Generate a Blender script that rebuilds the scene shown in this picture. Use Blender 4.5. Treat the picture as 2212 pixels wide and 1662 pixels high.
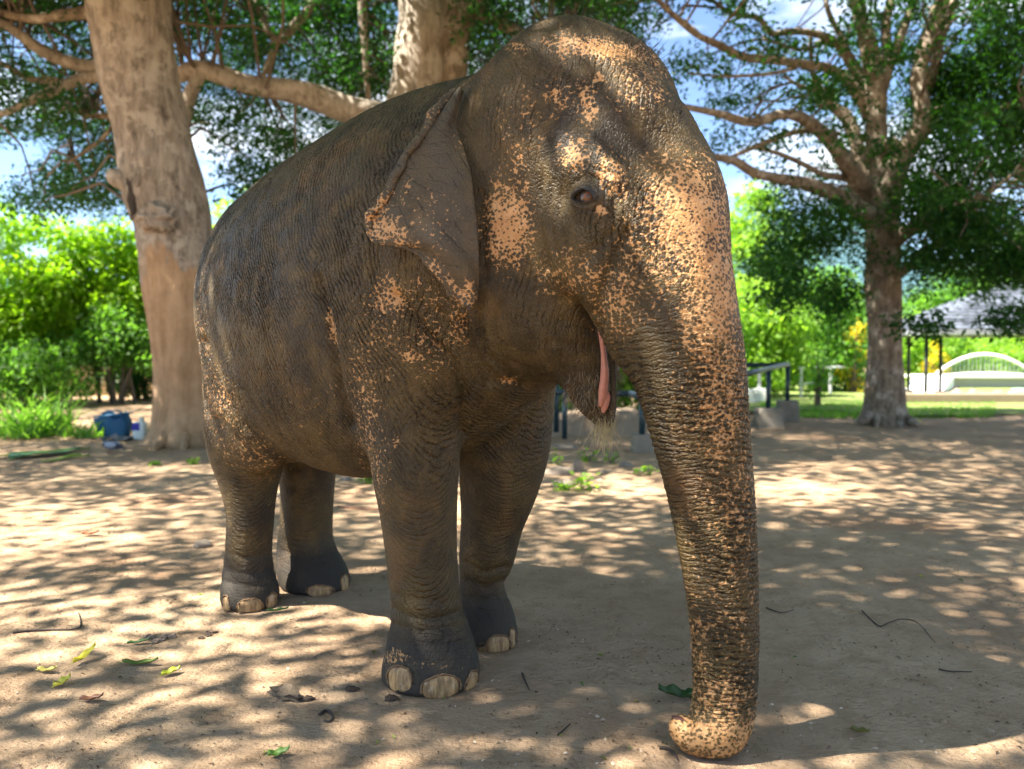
import bpy, bmesh, math, random
import numpy as np
from mathutils import Vector, Matrix
random.seed(7); np.random.seed(7)
for o in list(bpy.data.objects): bpy.data.objects.remove(o)
scene = bpy.context.scene; COL = scene.collection
R = math.radians

# ================================================================ camera
CAM_H, FPX, HOR = 1.35, 1700.0, 770.0
PITCH = math.atan((831.0-HOR)/FPX)
cam_d = bpy.data.cameras.new('camera'); cam = bpy.data.objects.new('camera', cam_d); COL.objects.link(cam)
cam.location = (0, 0, CAM_H); cam.rotation_euler = (R(90)-PITCH, 0, 0)
cam_d.sensor_width = 36; cam_d.lens = 36*FPX/2212
cam_d.clip_start = .05; cam_d.clip_end = 6000
cam_d.dof.use_dof = True; cam_d.dof.focus_distance = 3.15
cam_d.dof.aperture_fstop = cam_d.lens/1000/.016
scene.camera = cam

# ================================================================ sky and sun
SUN = Vector((-.55, -.10, .84)).normalized()       # towards the sun: high on the left
world = bpy.data.worlds.new('World'); scene.world = world; world.use_nodes = True
nt = world.node_tree; nt.nodes.clear()
wo = nt.nodes.new('ShaderNodeOutputWorld'); bg = nt.nodes.new('ShaderNodeBackground')
sky = nt.nodes.new('ShaderNodeTexSky'); sky.sky_type = 'NISHITA'; sky.sun_disc = False
sky.sun_elevation = math.asin(SUN.z); sky.sun_rotation = math.atan2(SUN.x, SUN.y)
sky.ozone_density = 2.0; sky.air_density = .8; sky.dust_density = .15
bg.inputs['Strength'].default_value = .06
tc = nt.nodes.new('ShaderNodeTexCoord'); mp = nt.nodes.new('ShaderNodeMapping'); mp.inputs['Scale'].default_value = (1.6, 1.6, 4.0)
nz = nt.nodes.new('ShaderNodeTexNoise'); nz.inputs['Scale'].default_value = 2.2; nz.inputs['Detail'].default_value = 8; nz.inputs['Roughness'].default_value = .55
cr = nt.nodes.new('ShaderNodeValToRGB'); cr.color_ramp.elements[0].position = .50; cr.color_ramp.elements[1].position = .66
mix = nt.nodes.new('ShaderNodeMix'); mix.data_type = 'RGBA'; mix.inputs['B'].default_value = (6.5, 6.8, 7.2, 1)
L = nt.links.new
L(tc.outputs['Generated'], mp.inputs['Vector']); L(mp.outputs['Vector'], nz.inputs['Vector']); L(nz.outputs['Fac'], cr.inputs['Fac'])
L(cr.outputs['Color'], mix.inputs['Factor']); L(sky.outputs['Color'], mix.inputs['A']); L(mix.outputs['Result'], bg.inputs['Color']); L(bg.outputs['Background'], wo.inputs['Surface'])
sun_d = bpy.data.lights.new('sun', 'SUN'); sun_d.energy = 5.0; sun_d.angle = R(.53); sun_d.color = (1.0, .93, .82)
sun = bpy.data.objects.new('sun', sun_d); COL.objects.link(sun); sun.rotation_euler = SUN.to_track_quat('Z', 'Y').to_euler(); sun.location = (-8, 8, 16)
scene.view_settings.view_transform = 'Standard'; scene.view_settings.look = 'None'
scene.view_settings.exposure = 2.55; scene.view_settings.gamma = 1.0; scene.view_settings.use_curve_mapping = False
scene.render.engine = 'CYCLES'
cy = scene.cycles; cy.use_denoising = True; cy.max_bounces = 8; cy.diffuse_bounces = 5; cy.glossy_bounces = 3; cy.transmission_bounces = 6; cy.transparent_max_bounces = 8
cy.use_adaptive_sampling = True; cy.adaptive_threshold = .02; cy.caustics_reflective = False; cy.caustics_refractive = False; cy.sample_clamp_indirect = 8

# ================================================================ helpers
def ray(px, py):
    x = (px-1106.0)/FPX; y = (831.0-py)/FPX
    c, s = math.cos(PITCH), math.sin(PITCH)
    return np.array([x, c+s*y, c*y-s])
def at(px, py, Y):
    d = ray(px, py)
    return np.array([d[0]/d[1]*Y, Y, CAM_H + d[2]/d[1]*Y])
def on_ground(px, py):
    d = ray(px, py); t = -CAM_H/d[2]
    return np.array([d[0]*t, d[1]*t, 0.0])
def rad(npx, Y): return npx/FPX*Y
def project(V):
    X = np.asarray(V, float)-np.array([0, 0, CAM_H]); c, s = math.cos(PITCH), math.sin(PITCH)
    yc = c*X[:, 1]-s*X[:, 2]; zc = s*X[:, 1]+c*X[:, 2]
    return 1106+FPX*X[:, 0]/yc, 831-FPX*zc/yc, yc
def hash2(ix, iy, seed):
    n = (ix.astype(np.int64)*374761393 + iy.astype(np.int64)*668265263 + seed*974634777) & 0x7fffffff
    n = ((n ^ (n >> 13))*1274126177) & 0x7fffffff
    return ((n ^ (n >> 16)) & 0xffff)/65535.0
def vnoise(x, y, seed=0):
    ix, iy = np.floor(x), np.floor(y); fx, fy = x-ix, y-iy
    fx = fx*fx*(3-2*fx); fy = fy*fy*(3-2*fy); ix = ix.astype(int); iy = iy.astype(int)
    return (hash2(ix, iy, seed)*(1-fx)+hash2(ix+1, iy, seed)*fx)*(1-fy) + (hash2(ix, iy+1, seed)*(1-fx)+hash2(ix+1, iy+1, seed)*fx)*fy
def ground_z(x, y):
    x = np.asarray(x, float); y = np.asarray(y, float); d = np.hypot(x, y)
    far = np.clip((d-30)/60, 0, 1)
    h = (vnoise(x*.33+5, y*.33, 1)-.5)*.09*np.clip((d-4.5)/5, 0, 1) + (vnoise(x*1.3, y*1.3+9, 2)-.5)*.022 + (vnoise(x*4.1, y*4.1, 3)-.5)*.014 + (vnoise(x*7.7+y*2, y*7.7-x*2, 4)-.5)*.008
    return h*(1-far)

def tag(o, label=None, cat=None, group=None, kind=None):
    if label: o['label'] = label
    if cat: o['category'] = cat
    if group: o['group'] = group
    if kind: o['kind'] = kind
    return o
def thing(name, label, cat, loc=(0, 0, 0), group=None, rotz=0):
    o = bpy.data.objects.new(name, None); COL.objects.link(o); o.location = [float(c) for c in loc]; o.rotation_euler = (0, 0, rotz)
    o.empty_display_size = .1
    return tag(o, label, cat, group)
def mesh(name, V, F, mat, parent=None, smooth=True, origin=None, attrs=None):
    """link vertices V (world unless parented: then world minus the parent's place) as one mesh object"""
    V = np.asarray(V, float)
    org = np.zeros(3)
    if parent is not None:
        p = parent; 
        while p is not None: org = org+np.array(p.location); p = p.parent
    elif origin is not None: org = np.array(origin, float)
    me = bpy.data.meshes.new(name)
    if isinstance(F, np.ndarray):
        k = F.shape[1]
        me.vertices.add(len(V)); me.vertices.foreach_set('co', (V-org).astype(np.float32).ravel())
        me.loops.add(F.size); me.loops.foreach_set('vertex_index', F.astype(np.int32).ravel())
        me.polygons.add(len(F)); me.polygons.foreach_set('loop_start', (np.arange(len(F))*k).astype(np.int32))
        me.update(calc_edges=True)
    else:
        me.from_pydata([tuple(v) for v in V-org], [], [tuple(int(i) for i in f) for f in F]); me.update()
    if smooth: me.polygons.foreach_set('use_smooth', np.ones(len(me.polygons), bool))
    for k, a in (attrs or {}).items():
        at_ = me.attributes.new(k, 'FLOAT', 'POINT'); at_.data.foreach_set('value', np.asarray(a, np.float32))
    for m in (mat if isinstance(mat, (list, tuple)) else [mat]): me.materials.append(m)
    o = bpy.data.objects.new(name, me); COL.objects.link(o)
    if parent is not None: o.parent = parent
    elif origin is not None: o.location = [float(c) for c in origin]
    return o
class MB:
    """collects simple solids; build() links them as one mesh object"""
    def __init__(s): s.V = []; s.F = []
    def add(s, V, F):
        n = len(s.V); s.V += [tuple(map(float, v)) for v in V]; s.F += [tuple(i+n for i in f) for f in F]; return s
    def box(s, c, d, rotz=0, taper=1.0, axes=None):
        c = np.array(c, float); x, y, z = np.array(d, float)/2
        P = np.array([[-x, -y, -z], [x, -y, -z], [x, y, -z], [-x, y, -z], [-x*taper, -y*taper, z], [x*taper, -y*taper, z], [x*taper, y*taper, z], [-x*taper, y*taper, z]])
        if axes is not None: P = P@np.array(axes)
        elif rotz: cs, sn = math.cos(rotz), math.sin(rotz); P = P@np.array([[cs, sn, 0], [-sn, cs, 0], [0, 0, 1]])
        return s.add(P+c, [(0, 3, 2, 1), (4, 5, 6, 7), (0, 1, 5, 4), (1, 2, 6, 5), (2, 3, 7, 6), (3, 0, 4, 7)])
    def tube(s, P, Rr, n=10, cap=True, wob=0, seed=0):
        V, F = tube(P, Rr, n, cap, wob, seed); return s.add(V, F)
    def build(s, name, mat, parent=None, smooth=False, origin=None, bevel=0):
        o = mesh(name, np.array(s.V), s.F, mat, parent, smooth, origin)
        if bevel: b = o.modifiers.new('bevel', 'BEVEL'); b.width = bevel; b.segments = 2
        return o
def spline(A, m):
    A = np.asarray(A, float)
    E = np.vstack([2*A[0]-A[1], A, 2*A[-1]-A[-2]]); out = []
    for i in range(1, len(E)-2):
        p0, p1, p2, p3 = E[i-1:i+3]
        for t in np.arange(m)/m:
            out.append(.5*(2*p1+(p2-p0)*t+(2*p0-5*p1+4*p2-p3)*t*t+(3*p1-p0-3*p2+p3)*t**3))
    out.append(A[-1]); return np.array(out)
def tube(P, Rr, n=10, cap=True, wob=0, seed=0):
    P = np.asarray(P, float); Rr = np.broadcast_to(np.asarray(Rr, float), (len(P),)); rng = np.random.RandomState(seed)
    T = np.gradient(P, axis=0); T /= np.maximum(np.linalg.norm(T, axis=1), 1e-9)[:, None]
    a = np.array([0, 0, 1.0]) if abs(T[0, 2]) < .9 else np.array([1.0, 0, 0])
    U = np.cross(T[0], a); U /= np.linalg.norm(U); V = []; ph = rng.rand(6)*6.28
    for i in range(len(P)):
        U = U-(U@T[i])*T[i]; U /= np.linalg.norm(U); W = np.cross(T[i], U)
        for k in range(n):
            t = 2*math.pi*k/n
            r = Rr[i]*(1+wob*(math.sin(2*t+ph[0]+i*.35)+.7*math.sin(3*t+ph[1]-i*.22)+.5*math.sin(5*t+ph[2]+i*.5)+.6*math.sin(i*.8+ph[3])*math.sin(t+ph[4])))
            V.append(P[i]+r*(math.cos(t)*U+math.sin(t)*W))
    F = [(i*n+k, i*n+(k+1) % n, (i+1)*n+(k+1) % n, (i+1)*n+k) for i in range(len(P)-1) for k in range(n)]
    if cap:
        F.append(tuple(range(n))[::-1]); F.append(tuple((len(P)-1)*n+k for k in range(n)))
    return np.array(V), F

# ================================================================ materials
class NT:
    def __init__(s, name):
        s.m = bpy.data.materials.new(name); s.m.use_nodes = True; s.t = s.m.node_tree; s.t.nodes.clear()
        s.out = s.n('ShaderNodeOutputMaterial')
    def n(s, ty, ins=None, **props):
        nd = s.t.nodes.new(ty)
        for k, v in props.items(): setattr(nd, k, v)
        for k, v in (ins or {}).items(): s.set(nd, k, v)
        return nd
    def set(s, nd, k, v):
        i = nd.inputs[k]
        if isinstance(v, bpy.types.NodeSocket): s.t.links.new(v, i)
        elif isinstance(v, (tuple, list)) and i.type == 'RGBA' and len(v) == 3: i.default_value = (*v, 1)
        else: i.default_value = v
    def coord(s, kind='Object'): return s.n('ShaderNodeTexCoord').outputs[kind]
    def mapping(s, vec, scale=(1, 1, 1), rot=(0, 0, 0), loc=(0, 0, 0)):
        return s.n('ShaderNodeMapping', {'Vector': vec, 'Scale': scale, 'Rotation': rot, 'Location': loc}).outputs[0]
    def noise(s, vec, scale, detail=4, rough=.55, dist=0):
        return s.n('ShaderNodeTexNoise', {'Vector': vec, 'Scale': scale, 'Detail': detail, 'Roughness': rough, 'Distortion': dist}).outputs['Fac']
    def noisec(s, vec, scale, detail=2):
        return s.n('ShaderNodeTexNoise', {'Vector': vec, 'Scale': scale, 'Detail': detail}).outputs['Color']
    def voro(s, vec, scale=1, feature='F1', rand=1.0, out='Distance'):
        return s.n('ShaderNodeTexVoronoi', {'Vector': vec, 'Scale': scale, 'Randomness': rand}, feature=feature).outputs[out]
    def math(s, op, a, b=0.0, c=None, clamp=False):
        nd = s.n('ShaderNodeMath', operation=op, use_clamp=clamp); s.set(nd, 0, a); s.set(nd, 1, b)
        if c is not None: s.set(nd, 2, c)
        return nd.outputs[0]
    def vmath(s, op, a, b):
        nd = s.n('ShaderNodeVectorMath', operation=op); s.set(nd, 0, a); s.set(nd, 1, b); return nd.outputs[0]
    def rng(s, v, a, b, c=0.0, d=1.0, smooth=True):
        return s.n('ShaderNodeMapRange', {'Value': v, 'From Min': a, 'From Max': b, 'To Min': c, 'To Max': d}, interpolation_type='SMOOTHSTEP' if smooth else 'LINEAR').outputs[0]
    def mix(s, f, a, b, blend='MIX'):
        nd = s.n('ShaderNodeMix', data_type='RGBA', blend_type=blend); s.set(nd, 'Factor', f)
        for i, v in ((6, a), (7, b)):
            if isinstance(v, bpy.types.NodeSocket): s.t.links.new(v, nd.inputs[i])
            else: nd.inputs[i].default_value = (*v[:3], 1)
        return nd.outputs[2]
    def mixf(s, f, a, b):
        nd = s.n('ShaderNodeMix', data_type='FLOAT'); s.set(nd, 0, f); s.set(nd, 2, a); s.set(nd, 3, b); return nd.outputs[0]
    def attr(s, name): return s.n('ShaderNodeAttribute', attribute_name=name).outputs['Fac']
    def bump(s, h, strength=.5, dist=.01, normal=None):
        ins = {'Height': h, 'Strength': strength, 'Distance': dist}
        if normal is not None: ins['Normal'] = normal
        return s.n('ShaderNodeBump', ins).outputs[0]
    def pbr(s, color, rough=.7, normal=None, spec=.4, **kw):
        ins = {'Base Color': color, 'Roughness': rough, 'Specular IOR Level': spec}
        if normal is not None: ins['Normal'] = normal
        ins.update(kw)
        b = s.n('ShaderNodeBsdfPrincipled', ins); s.t.links.new(b.outputs[0], s.out.inputs['Surface']); return b
def plain(name, color, rough=.6, var=.25, scale=12, bump=.15, spec=.4, metallic=0.0):
    t = NT(name); v = t.coord(); f = t.noise(v, scale, 5)
    c = t.mix(f, [x*(1-var) for x in color], [min(1, x*(1+var)) for x in color])
    t.pbr(c, rough, t.bump(t.noise(v, scale*4, 4), bump, .01), spec, Metallic=metallic); return t.m
def leafmat(name, c1, c2, trans=.5, tcol=None, rough=.5, scale=.9):
    t = NT(name); v = t.coord(); f = t.noise(v, scale, 3, .7); g = t.n('ShaderNodeNewGeometry').outputs['Random Per Island']
    c = t.mix(t.math('MULTIPLY_ADD', g, .6, t.math('MULTIPLY', f, .5)), c1, c2)
    p = t.n('ShaderNodeBsdfPrincipled', {'Base Color': c, 'Roughness': rough, 'Specular IOR Level': .22})
    tr = t.n('ShaderNodeBsdfTranslucent', {'Color': t.mix(1.0, c, tcol or (2.4, 2.6, .8), 'MULTIPLY')})
    ms = t.n('ShaderNodeMixShader', {0: trans}); t.t.links.new(p.outputs[0], ms.inputs[1]); t.t.links.new(tr.outputs[0], ms.inputs[2])
    t.t.links.new(ms.outputs[0], t.out.inputs['Surface']); return t.m
def barkmat(name, a, b, peel=None):
    t = NT(name); v = t.coord(); m = t.mapping(v, (6, 6, 1.4))
    f = t.noise(m, 1.6, 6, .65); c = t.mix(t.rng(f, .3, .7), a, b)
    sp = t.rng(t.noise(v, 3.2, 6, .7), .50, .62); c = t.mix(t.math('MULTIPLY', sp, .7), c, (.42, .37, .30)); wp = t.rng(t.noise(t.mapping(v, (1, 1, .6)), 7, 5, .7), .54, .62, 0, .5); c = t.mix(wp, c, [x*.5 for x in a])
    dk = t.rng(t.noise(v, 1.3, 4, .6), .60, .72); c = t.mix(t.math('MULTIPLY', dk, .75), c, [x*.25 for x in a])
    if peel is not None:
        z = t.n('ShaderNodeSeparateXYZ', {0: v}).outputs[2]
        k = t.rng(t.math('ADD', z, t.math('ADD', t.math('MULTIPLY', t.noise(t.mapping(v, (1, 1, .5)), 2.2, 6, .6), 2.6), t.math('MULTIPLY', t.noise(v, .9, 2), 1.2))), peel[0]+1.35, peel[0]+1.05)
        w = t.math('ADD', t.math('MULTIPLY', t.noise(t.mapping(v, (5, 5, 1.1)), 1.2, 6, .65), .6), t.math('MULTIPLY', t.noise(v, 4.5, 5, .65), .4))
        c = t.mix(k, c, t.mix(t.rng(w, .3, .68), (.24, .145, .075), (.44, .29, .17)))
    t.pbr(c, .9, t.bump(t.math('ADD', f, t.math('MULTIPLY', t.noise(m, 6, 4), .4)), .9, .035), .2); return t.m
M = {}
M['bark'] = barkmat('grey_bark', (.16, .13, .10), (.35, .295, .235), peel=(3.55,))
M['bark_pale'] = barkmat('pale_bark', (.20, .165, .125), (.42, .37, .30))
M['bark_right'] = barkmat('brown_bark', (.12, .092, .065), (.27, .215, .155))
M['twig'] = plain('twig_bark', (.13, .10, .075), .9)
M['leaf_dark'] = leafmat('dark_leaf', (.006, .034, .020), (.028, .092, .016), .36)
M['leaf_right'] = leafmat('right_tree_leaf', (.006, .034, .014), (.032, .096, .015), .36)
M['leaf_bamboo'] = leafmat('bamboo_leaf', (.085, .18, .012), (.20, .33, .02), .5)
M['leaf_lime'] = leafmat('lime_leaf', (.08, .17, .03), (.22, .34, .06), .5)
M['leaf_mid'] = leafmat('mid_leaf', (.04, .11, .03), (.12, .24, .045), .5)
M['leaf_yellow'] = leafmat('yellow_flower', (.55, .42, .02), (.75, .58, .03), .4, (1.2, 1.1, .6))
M['blade'] = leafmat('grass_blade', (.06, .15, .03), (.17, .30, .07), .5)

# ================================================================ ground
def axis(lo, hi, near_lo, near_hi, step, grow):
    a = list(np.arange(near_lo, near_hi+1e-6, step)); s = step
    while a[-1] < hi: s *= grow; a.append(a[-1]+s)
    s = step; b = [a[0]]
    while b[-1] > lo: s *= grow; b.append(b[-1]-s)
    return np.array(b[1:][::-1]+a)
gx_, gy_ = axis(-2500, 2500, -4.5, 5.5, .05, 1.09), axis(-2500, 2500, 1.6, 9.5, .05, 1.07)
GX, GY = np.meshgrid(gx_, gy_, indexing='ij')
GV = np.stack([GX, GY, ground_z(GX, GY)], -1).reshape(-1, 3); n1, n2 = len(gx_), len(gy_)
ii = (np.arange(n1-1)[:, None]*n2+np.arange(n2-1)[None]).ravel()
GQ = np.stack([ii, ii+n2, ii+n2+1, ii+1], 1)
t = NT('bare_dirt'); v = t.coord()
f1 = t.noise(v, .9, 6, .6); f2 = t.noise(v, 6, 6, .65); f3 = t.noise(v, 45, 6, .7); f4 = t.noise(t.mapping(v, (20, 90, 20), (0, 0, .5)), 1, 4, .6)
f5 = t.noise(t.mapping(v, (1, 1.6, 1), (0, 0, .4)), 17, 5, .65); c = t.mix(t.rng(f1, .3, .7), (.37, .245, .150), (.49, .350, .222)); c = t.mix(t.rng(f2, .40, .75, 0, .75), c, (.28, .18, .10))
c = t.mix(t.rng(f3, .55, .75, 0, .6), c, (.20, .135, .085)); c = t.mix(t.rng(f3, .42, .25, 0, .5), c, (.52, .40, .28))
red = t.rng(t.noise(v, .5, 3), .55, .7, 0, .5); c = t.mix(red, c, (.34, .18, .095))
c = t.mix(t.rng(f5, .56, .72, 0, .45), c, (.22, .145, .09)); c = t.mix(t.rng(f5, .42, .30, 0, .35), c, (.52, .39, .27))
h = t.math('ADD', t.math('ADD', t.math('MULTIPLY', f2, .9), t.math('MULTIPLY', f5, .7)), t.math('ADD', t.math('MULTIPLY', f3, .45), t.math('MULTIPLY', f4, .22)))
clod = t.rng(t.voro(t.mapping(v, (26, 26, 26)), 1.0), .0, .5, 1, 0); clod = t.math('MULTIPLY', clod, t.rng(t.noise(v, 1.7, 4), .52, .66))
t.pbr(c, .95, t.bump(t.math('ADD', h, t.math('MULTIPLY', clod, .45)), 1.0, .045), .15)
ground = mesh('ground', GV, GQ, t.m); tag(ground, kind='structure')

# ================================================================ leaves
def leaves(C, size, n_axis=None, aspect=.42, droop=.5, seed=0, fold=.25):
    """one small folded leaf at each point of C"""
    rng = np.random.RandomState(seed); n = len(C)
    a = rng.rand(n)*2*np.pi; D = np.stack([np.cos(a), np.sin(a), -droop+rng.normal(0, .5, n)], 1); D /= np.linalg.norm(D, axis=1)[:, None]
    N = np.stack([rng.normal(0, .55, n), rng.normal(0, .55, n), np.ones(n)], 1); S = np.cross(D, N); S /= np.maximum(np.linalg.norm(S, axis=1), 1e-6)[:, None]; N = np.cross(S, D)
    L_ = (size*(.65+.7*rng.rand(n)))[:, None]; W = L_*aspect*.5
    V = np.stack([C, C+D*L_*.45+S*W+N*W*fold, C+D*L_, C+D*L_*.45-S*W+N*W*fold], 1).reshape(-1, 3)
    i = np.arange(n)*4
    F = np.concatenate([np.stack([i, i+1, i+2], 1), np.stack([i, i+2, i+3], 1)])
    return V, F
def clumps(centres, radii, per, seed=0, flat=.6):
    rng = np.random.RandomState(seed); n = len(centres); m = per
    d = rng.normal(0, 1, (n, m, 3)); d /= np.linalg.norm(d, axis=2)[:, :, None]; r = rng.rand(n, m, 1)**.45
    return (centres[:, None]+d*r*np.asarray(radii).reshape(-1, 1, 1)*np.array([1, 1, flat])).reshape(-1, 3)
def limb(parent, name, pts, mat, n=10, wob=.05, seed=0, sub=5):
    """pts: (x, y, half width, depth) on the 2212 picture"""
    A = spline(np.array([list(at(x, y, Y))+[rad(w, Y)] for x, y, w, Y in pts]), sub); A[:, 3] = np.maximum(A[:, 3], .008)
    V, F = tube(A[:, :3], A[:, 3], n, True, wob, seed); return mesh(name, V, F, mat, parent)
def twigs_to(P0, C, seed=0, r=.014):
    """thin crooked twigs from the nearest of the points P0 to each point of C"""
    rng = np.random.RandomState(seed); V = []; F = []
    for c in C:
        d = np.linalg.norm(P0-c, axis=1); b = P0[np.argsort(d)[rng.randint(0, 3)]]; l = np.linalg.norm(c-b)
        if l > 4.5: continue
        P = [b+(c-b)*s+rng.normal(0, .05*l, 3)*math.sin(math.pi*s)+np.array([0, 0, .12*l*math.sin(math.pi*s)]) for s in (0, .3, .6, .85, 1)]
        v_, f_ = tube(P, np.array([1.6, 1.3, 1, .7, .3])*r, 5, False); n0 = len(V); V += list(v_); F += [tuple(i+n0 for i in f) for f in f_]
    return np.array(V), F

# ---------------- tree with the thick leaning trunk (left)
T1 = 12.4
b1 = on_ground(402, 955); 
tree1 = thing('tree', 'thick leaning tree with peeled orange bark behind the elephant\'s rump', 'tree', (b1[0], b1[1], 0))
tr1 = [(275, -420, 70, T1-.6), (270, -250, 78, T1-.5), (268, -110, 82, T1-.4), (275, 0, 85, T1-.3), (290, 100, 78, T1-.3), (309, 200, 80, T1-.2), (333, 300, 77, T1-.15), (350, 400, 82, T1-.1), (372, 470, 80, T1), (380, 520, 78, T1), (391, 600, 78, T1), (402, 700, 77, T1), (410, 800, 76, T1), (418, 880, 80, T1), (420, 930, 92, T1), (420, 958, 112, T1)]
trunk1 = limb(tree1, 'trunk', tr1, M['bark'], 40, .022, 3, 6)
def lump(parent, x, y, rx, rz, Y, mat, seed=0, name='burl', dep=.5):
    c = at(x, y, Y); V, F = uvsphere0(c, 1.0, 40, 28); rng = np.random.RandomState(seed)
    q = V-c; w = 1+.16*np.sin(q[:, 0]*5+seed)*np.sin(q[:, 2]*6+2*seed)+.1*np.sin(q[:, 2]*11+seed)+.12*np.sin(q[:, 0]*13+q[:, 2]*7+seed)*np.sin(q[:, 1]*11)+.07*np.sin(q[:, 2]*23+q[:, 0]*9)
    return mesh(name, c+q*w[:, None]*np.array([rad(rx, Y), rad(rx, Y)*dep, rad(rz, Y)]), F, mat, parent)
def uvsphere0(c, r, n=20, m=12):
    V = []; F = []
    for i in range(m+1):
        for k in range(n): th = math.pi*i/m; ph = 2*math.pi*k/n; V.append(np.array(c)+r*np.array([math.sin(th)*math.cos(ph), math.sin(th)*math.sin(ph), math.cos(th)]))
    for i in range(m):
        for k in range(n): F.append((i*n+k, (i+1)*n+k, (i+1)*n+(k+1) % n, i*n+(k+1) % n))
    return np.array(V), F
lump(tree1, 312, 345, 26, 75, T1-.62, M['bark'], 1); lump(tree1, 340, 470, 40, 34, T1-.6, M['bark'], 2); lump(tree1, 300, 420, 30, 50, T1-.45, M['bark'], 4)
limb(tree1, 'branch_stub', [(310, 410, 26, T1-.4), (278, 395, 20, T1-.45), (250, 383, 17, T1-.5), (236, 374, 11, T1-.5)], M['bark'], 12, .1, 5)
dk = plain('charred_wood', (.05, .04, .032), .95, .5); lump(tree1, 286, 405, 11, 52, T1-.60, dk, 6, 'dark_scar', .6)
for sx, tx in ((370, 330), (405, 395), (450, 470)): limb(tree1, 'root', [(sx, 926, 20, T1-.42), ((sx+tx)/2, 955, 11, T1-.72), (tx, 974, 6, T1-1.15)], M['bark'], 10, .08, sx)
limb(tree1, 'branch', [(270, 60, 16, T1+.2), (205, 28, 15, T1+.6), (140, 32, 13, T1+.8), (60, 40, 9, T1+1), (-60, 10, 6, T1+1.4)], M['bark_right'], 10, .06, 8)
# ---------------- second tree, its pale limb reaching left behind the first
T2 = 15.0
b2 = at(915, 770, T2)
tree2 = thing('tree', 'pale trunked tree rising behind the elephant\'s back with a long level limb', 'tree', (b2[0], b2[1], 0))
limb(tree2, 'trunk', [(935, -420, 58, T2), (930, -200, 60, T2), (928, -60, 62, T2), (922, 30, 60, T2), (912, 110, 60, T2), (905, 200, 62, T2), (898, 300, 78, T2), (890, 420, 80, T2), (890, 600, 82, T2), (890, 800, 90, T2), (890, 890, 108, T2), (890, 925, 150, T2)], M['bark_pale'], 36, .05, 11, 6)
limb(tree2, 'branch', [(975, 210, 30, T2-.1), (985, 130, 28, T2-.2), (985, 70, 30, T2-.2), (1005, 20, 34, T2-.2), (1040, -40, 34, T2-.3), (1090, -160, 24, T2-.5)], M['bark_right'], 14, .07, 12)
limb(tree2, 'branch', [(1020, 20, 13, T2-.3), (1050, 35, 13, T2-.3), (1090, 55, 13, T2-.4), (1140, 80, 12, T2-.5), (1230, 100, 8, T2-.8)], M['bark_right'], 10, .06, 13)
limb(tree2, 'branch', [(940, -60, 16, T2), (975, 5, 16, T2-.3), (1010, -10, 14, T2-.4), (1060, -60, 12, T2-.6)], M['bark_pale'], 10, .06, 14)
lm = limb(tree2, 'branch', [(895, 300, 44, T2), (830, 262, 38, T2-.2), (760, 240, 31, T2-.4), (690, 212, 27, T2-.6), (640, 200, 25, T2-.8), (590, 192, 23, T2-1), (520, 180, 21, T2-1.1), (470, 160, 19, T2-1.2), (430, 148, 18, T2-1.2), (390, 160, 18, T2-1.1), (330, 165, 18, T2-1), (250, 160, 20, T2-.9), (200, 148, 17, T2-.9), (150, 135, 14, T2-1), (95, 112, 12, T2-1.1), (50, 80, 11, T2-1.2), (10, 52, 10, T2-1.3), (-60, 30, 8, T2-1.5)], M['bark_pale'], 18, .07, 15)
limb(tree2, 'branch', [(440, 152, 14, T2-1.2), (420, 185, 15, T2-1.2), (408, 215, 14, T2-1.2), (402, 250, 13, T2-1.2), (396, 285, 8, T2-1.2)], M['bark_pale'], 10, .07, 16)
limb(tree2, 'branch', [(240, 162, 15, T2-.9), (180, 170, 12, T2-1), (130, 190, 11, T2-1.1), (80, 212, 9, T2-1.2), (20, 240, 7, T2-1.3), (-40, 262, 5, T2-1.4)], M['bark_pale'], 10, .07, 17)
limb(tree2, 'branch', [(150, 180, 9, T2-1), (110, 175, 8, T2-1.1), (60, 170, 7, T2-1), (10, 140, 5, T2-1), (-40, 120, 4, T2-1)], M['bark_right'], 8, .07, 18)
for pts in ([(560, 30, 8, T2+.5), (600, 90, 9, T2+.5), (640, 50, 10, T2+.6), (668, 20, 8, T2+.7), (700, -60, 8, T2+1)], [(780, -60, 10, T2+.8), (785, 60, 9, T2+.8), (790, 140, 7, T2+.7), (796, 220, 5, T2+.6)], [(590, 110, 7, T2+.4), (575, 150, 6, T2+.4), (560, 185, 5, T2+.3)], [(260, 250, 5, T2), (230, 290, 5, T2), (195, 320, 4, T2), (150, 350, 3, T2)], [(180, 250, 7, T2), (240, 252, 6, T2), (300, 262, 5, T2)]):
    limb(tree2, 'branch', pts, M['bark_right'], 8, .06, int(pts[0][0]))

def in_view_clumps(n, box, ylim, seed, reject=None):
    """points in a block of air, thinned by a coarse noise so that the sky shows through in places"""
    rng = np.random.RandomState(seed); lo, hi = np.array(box[0]), np.array(box[1]); out = []
    while len(out) < n:
        p = lo+(hi-lo)*rng.rand(3)
        if vnoise(np.array([p[0]*.55+p[2]*.4]), np.array([p[1]*.55-p[2]*.3+50]), seed)[0] < rng.rand()*.62: continue
        x, y, d = [q[0] for q in project(p[None])]
        if d > .5 and not ylim(x, y, d): continue
        out.append(p)
    return np.array(out)
def seg1(px, py, pts):
    o = 1e9
    for (x0, y0), (x1, y1) in zip(pts[:-1], pts[1:]):
        dx, dy = x1-x0, y1-y0; q = min(1, max(0, ((px-x0)*dx+(py-y0)*dy)/(dx*dx+dy*dy))); o = min(o, math.hypot(px-x0-q*dx, py-y0-q*dy))
    return o
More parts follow.
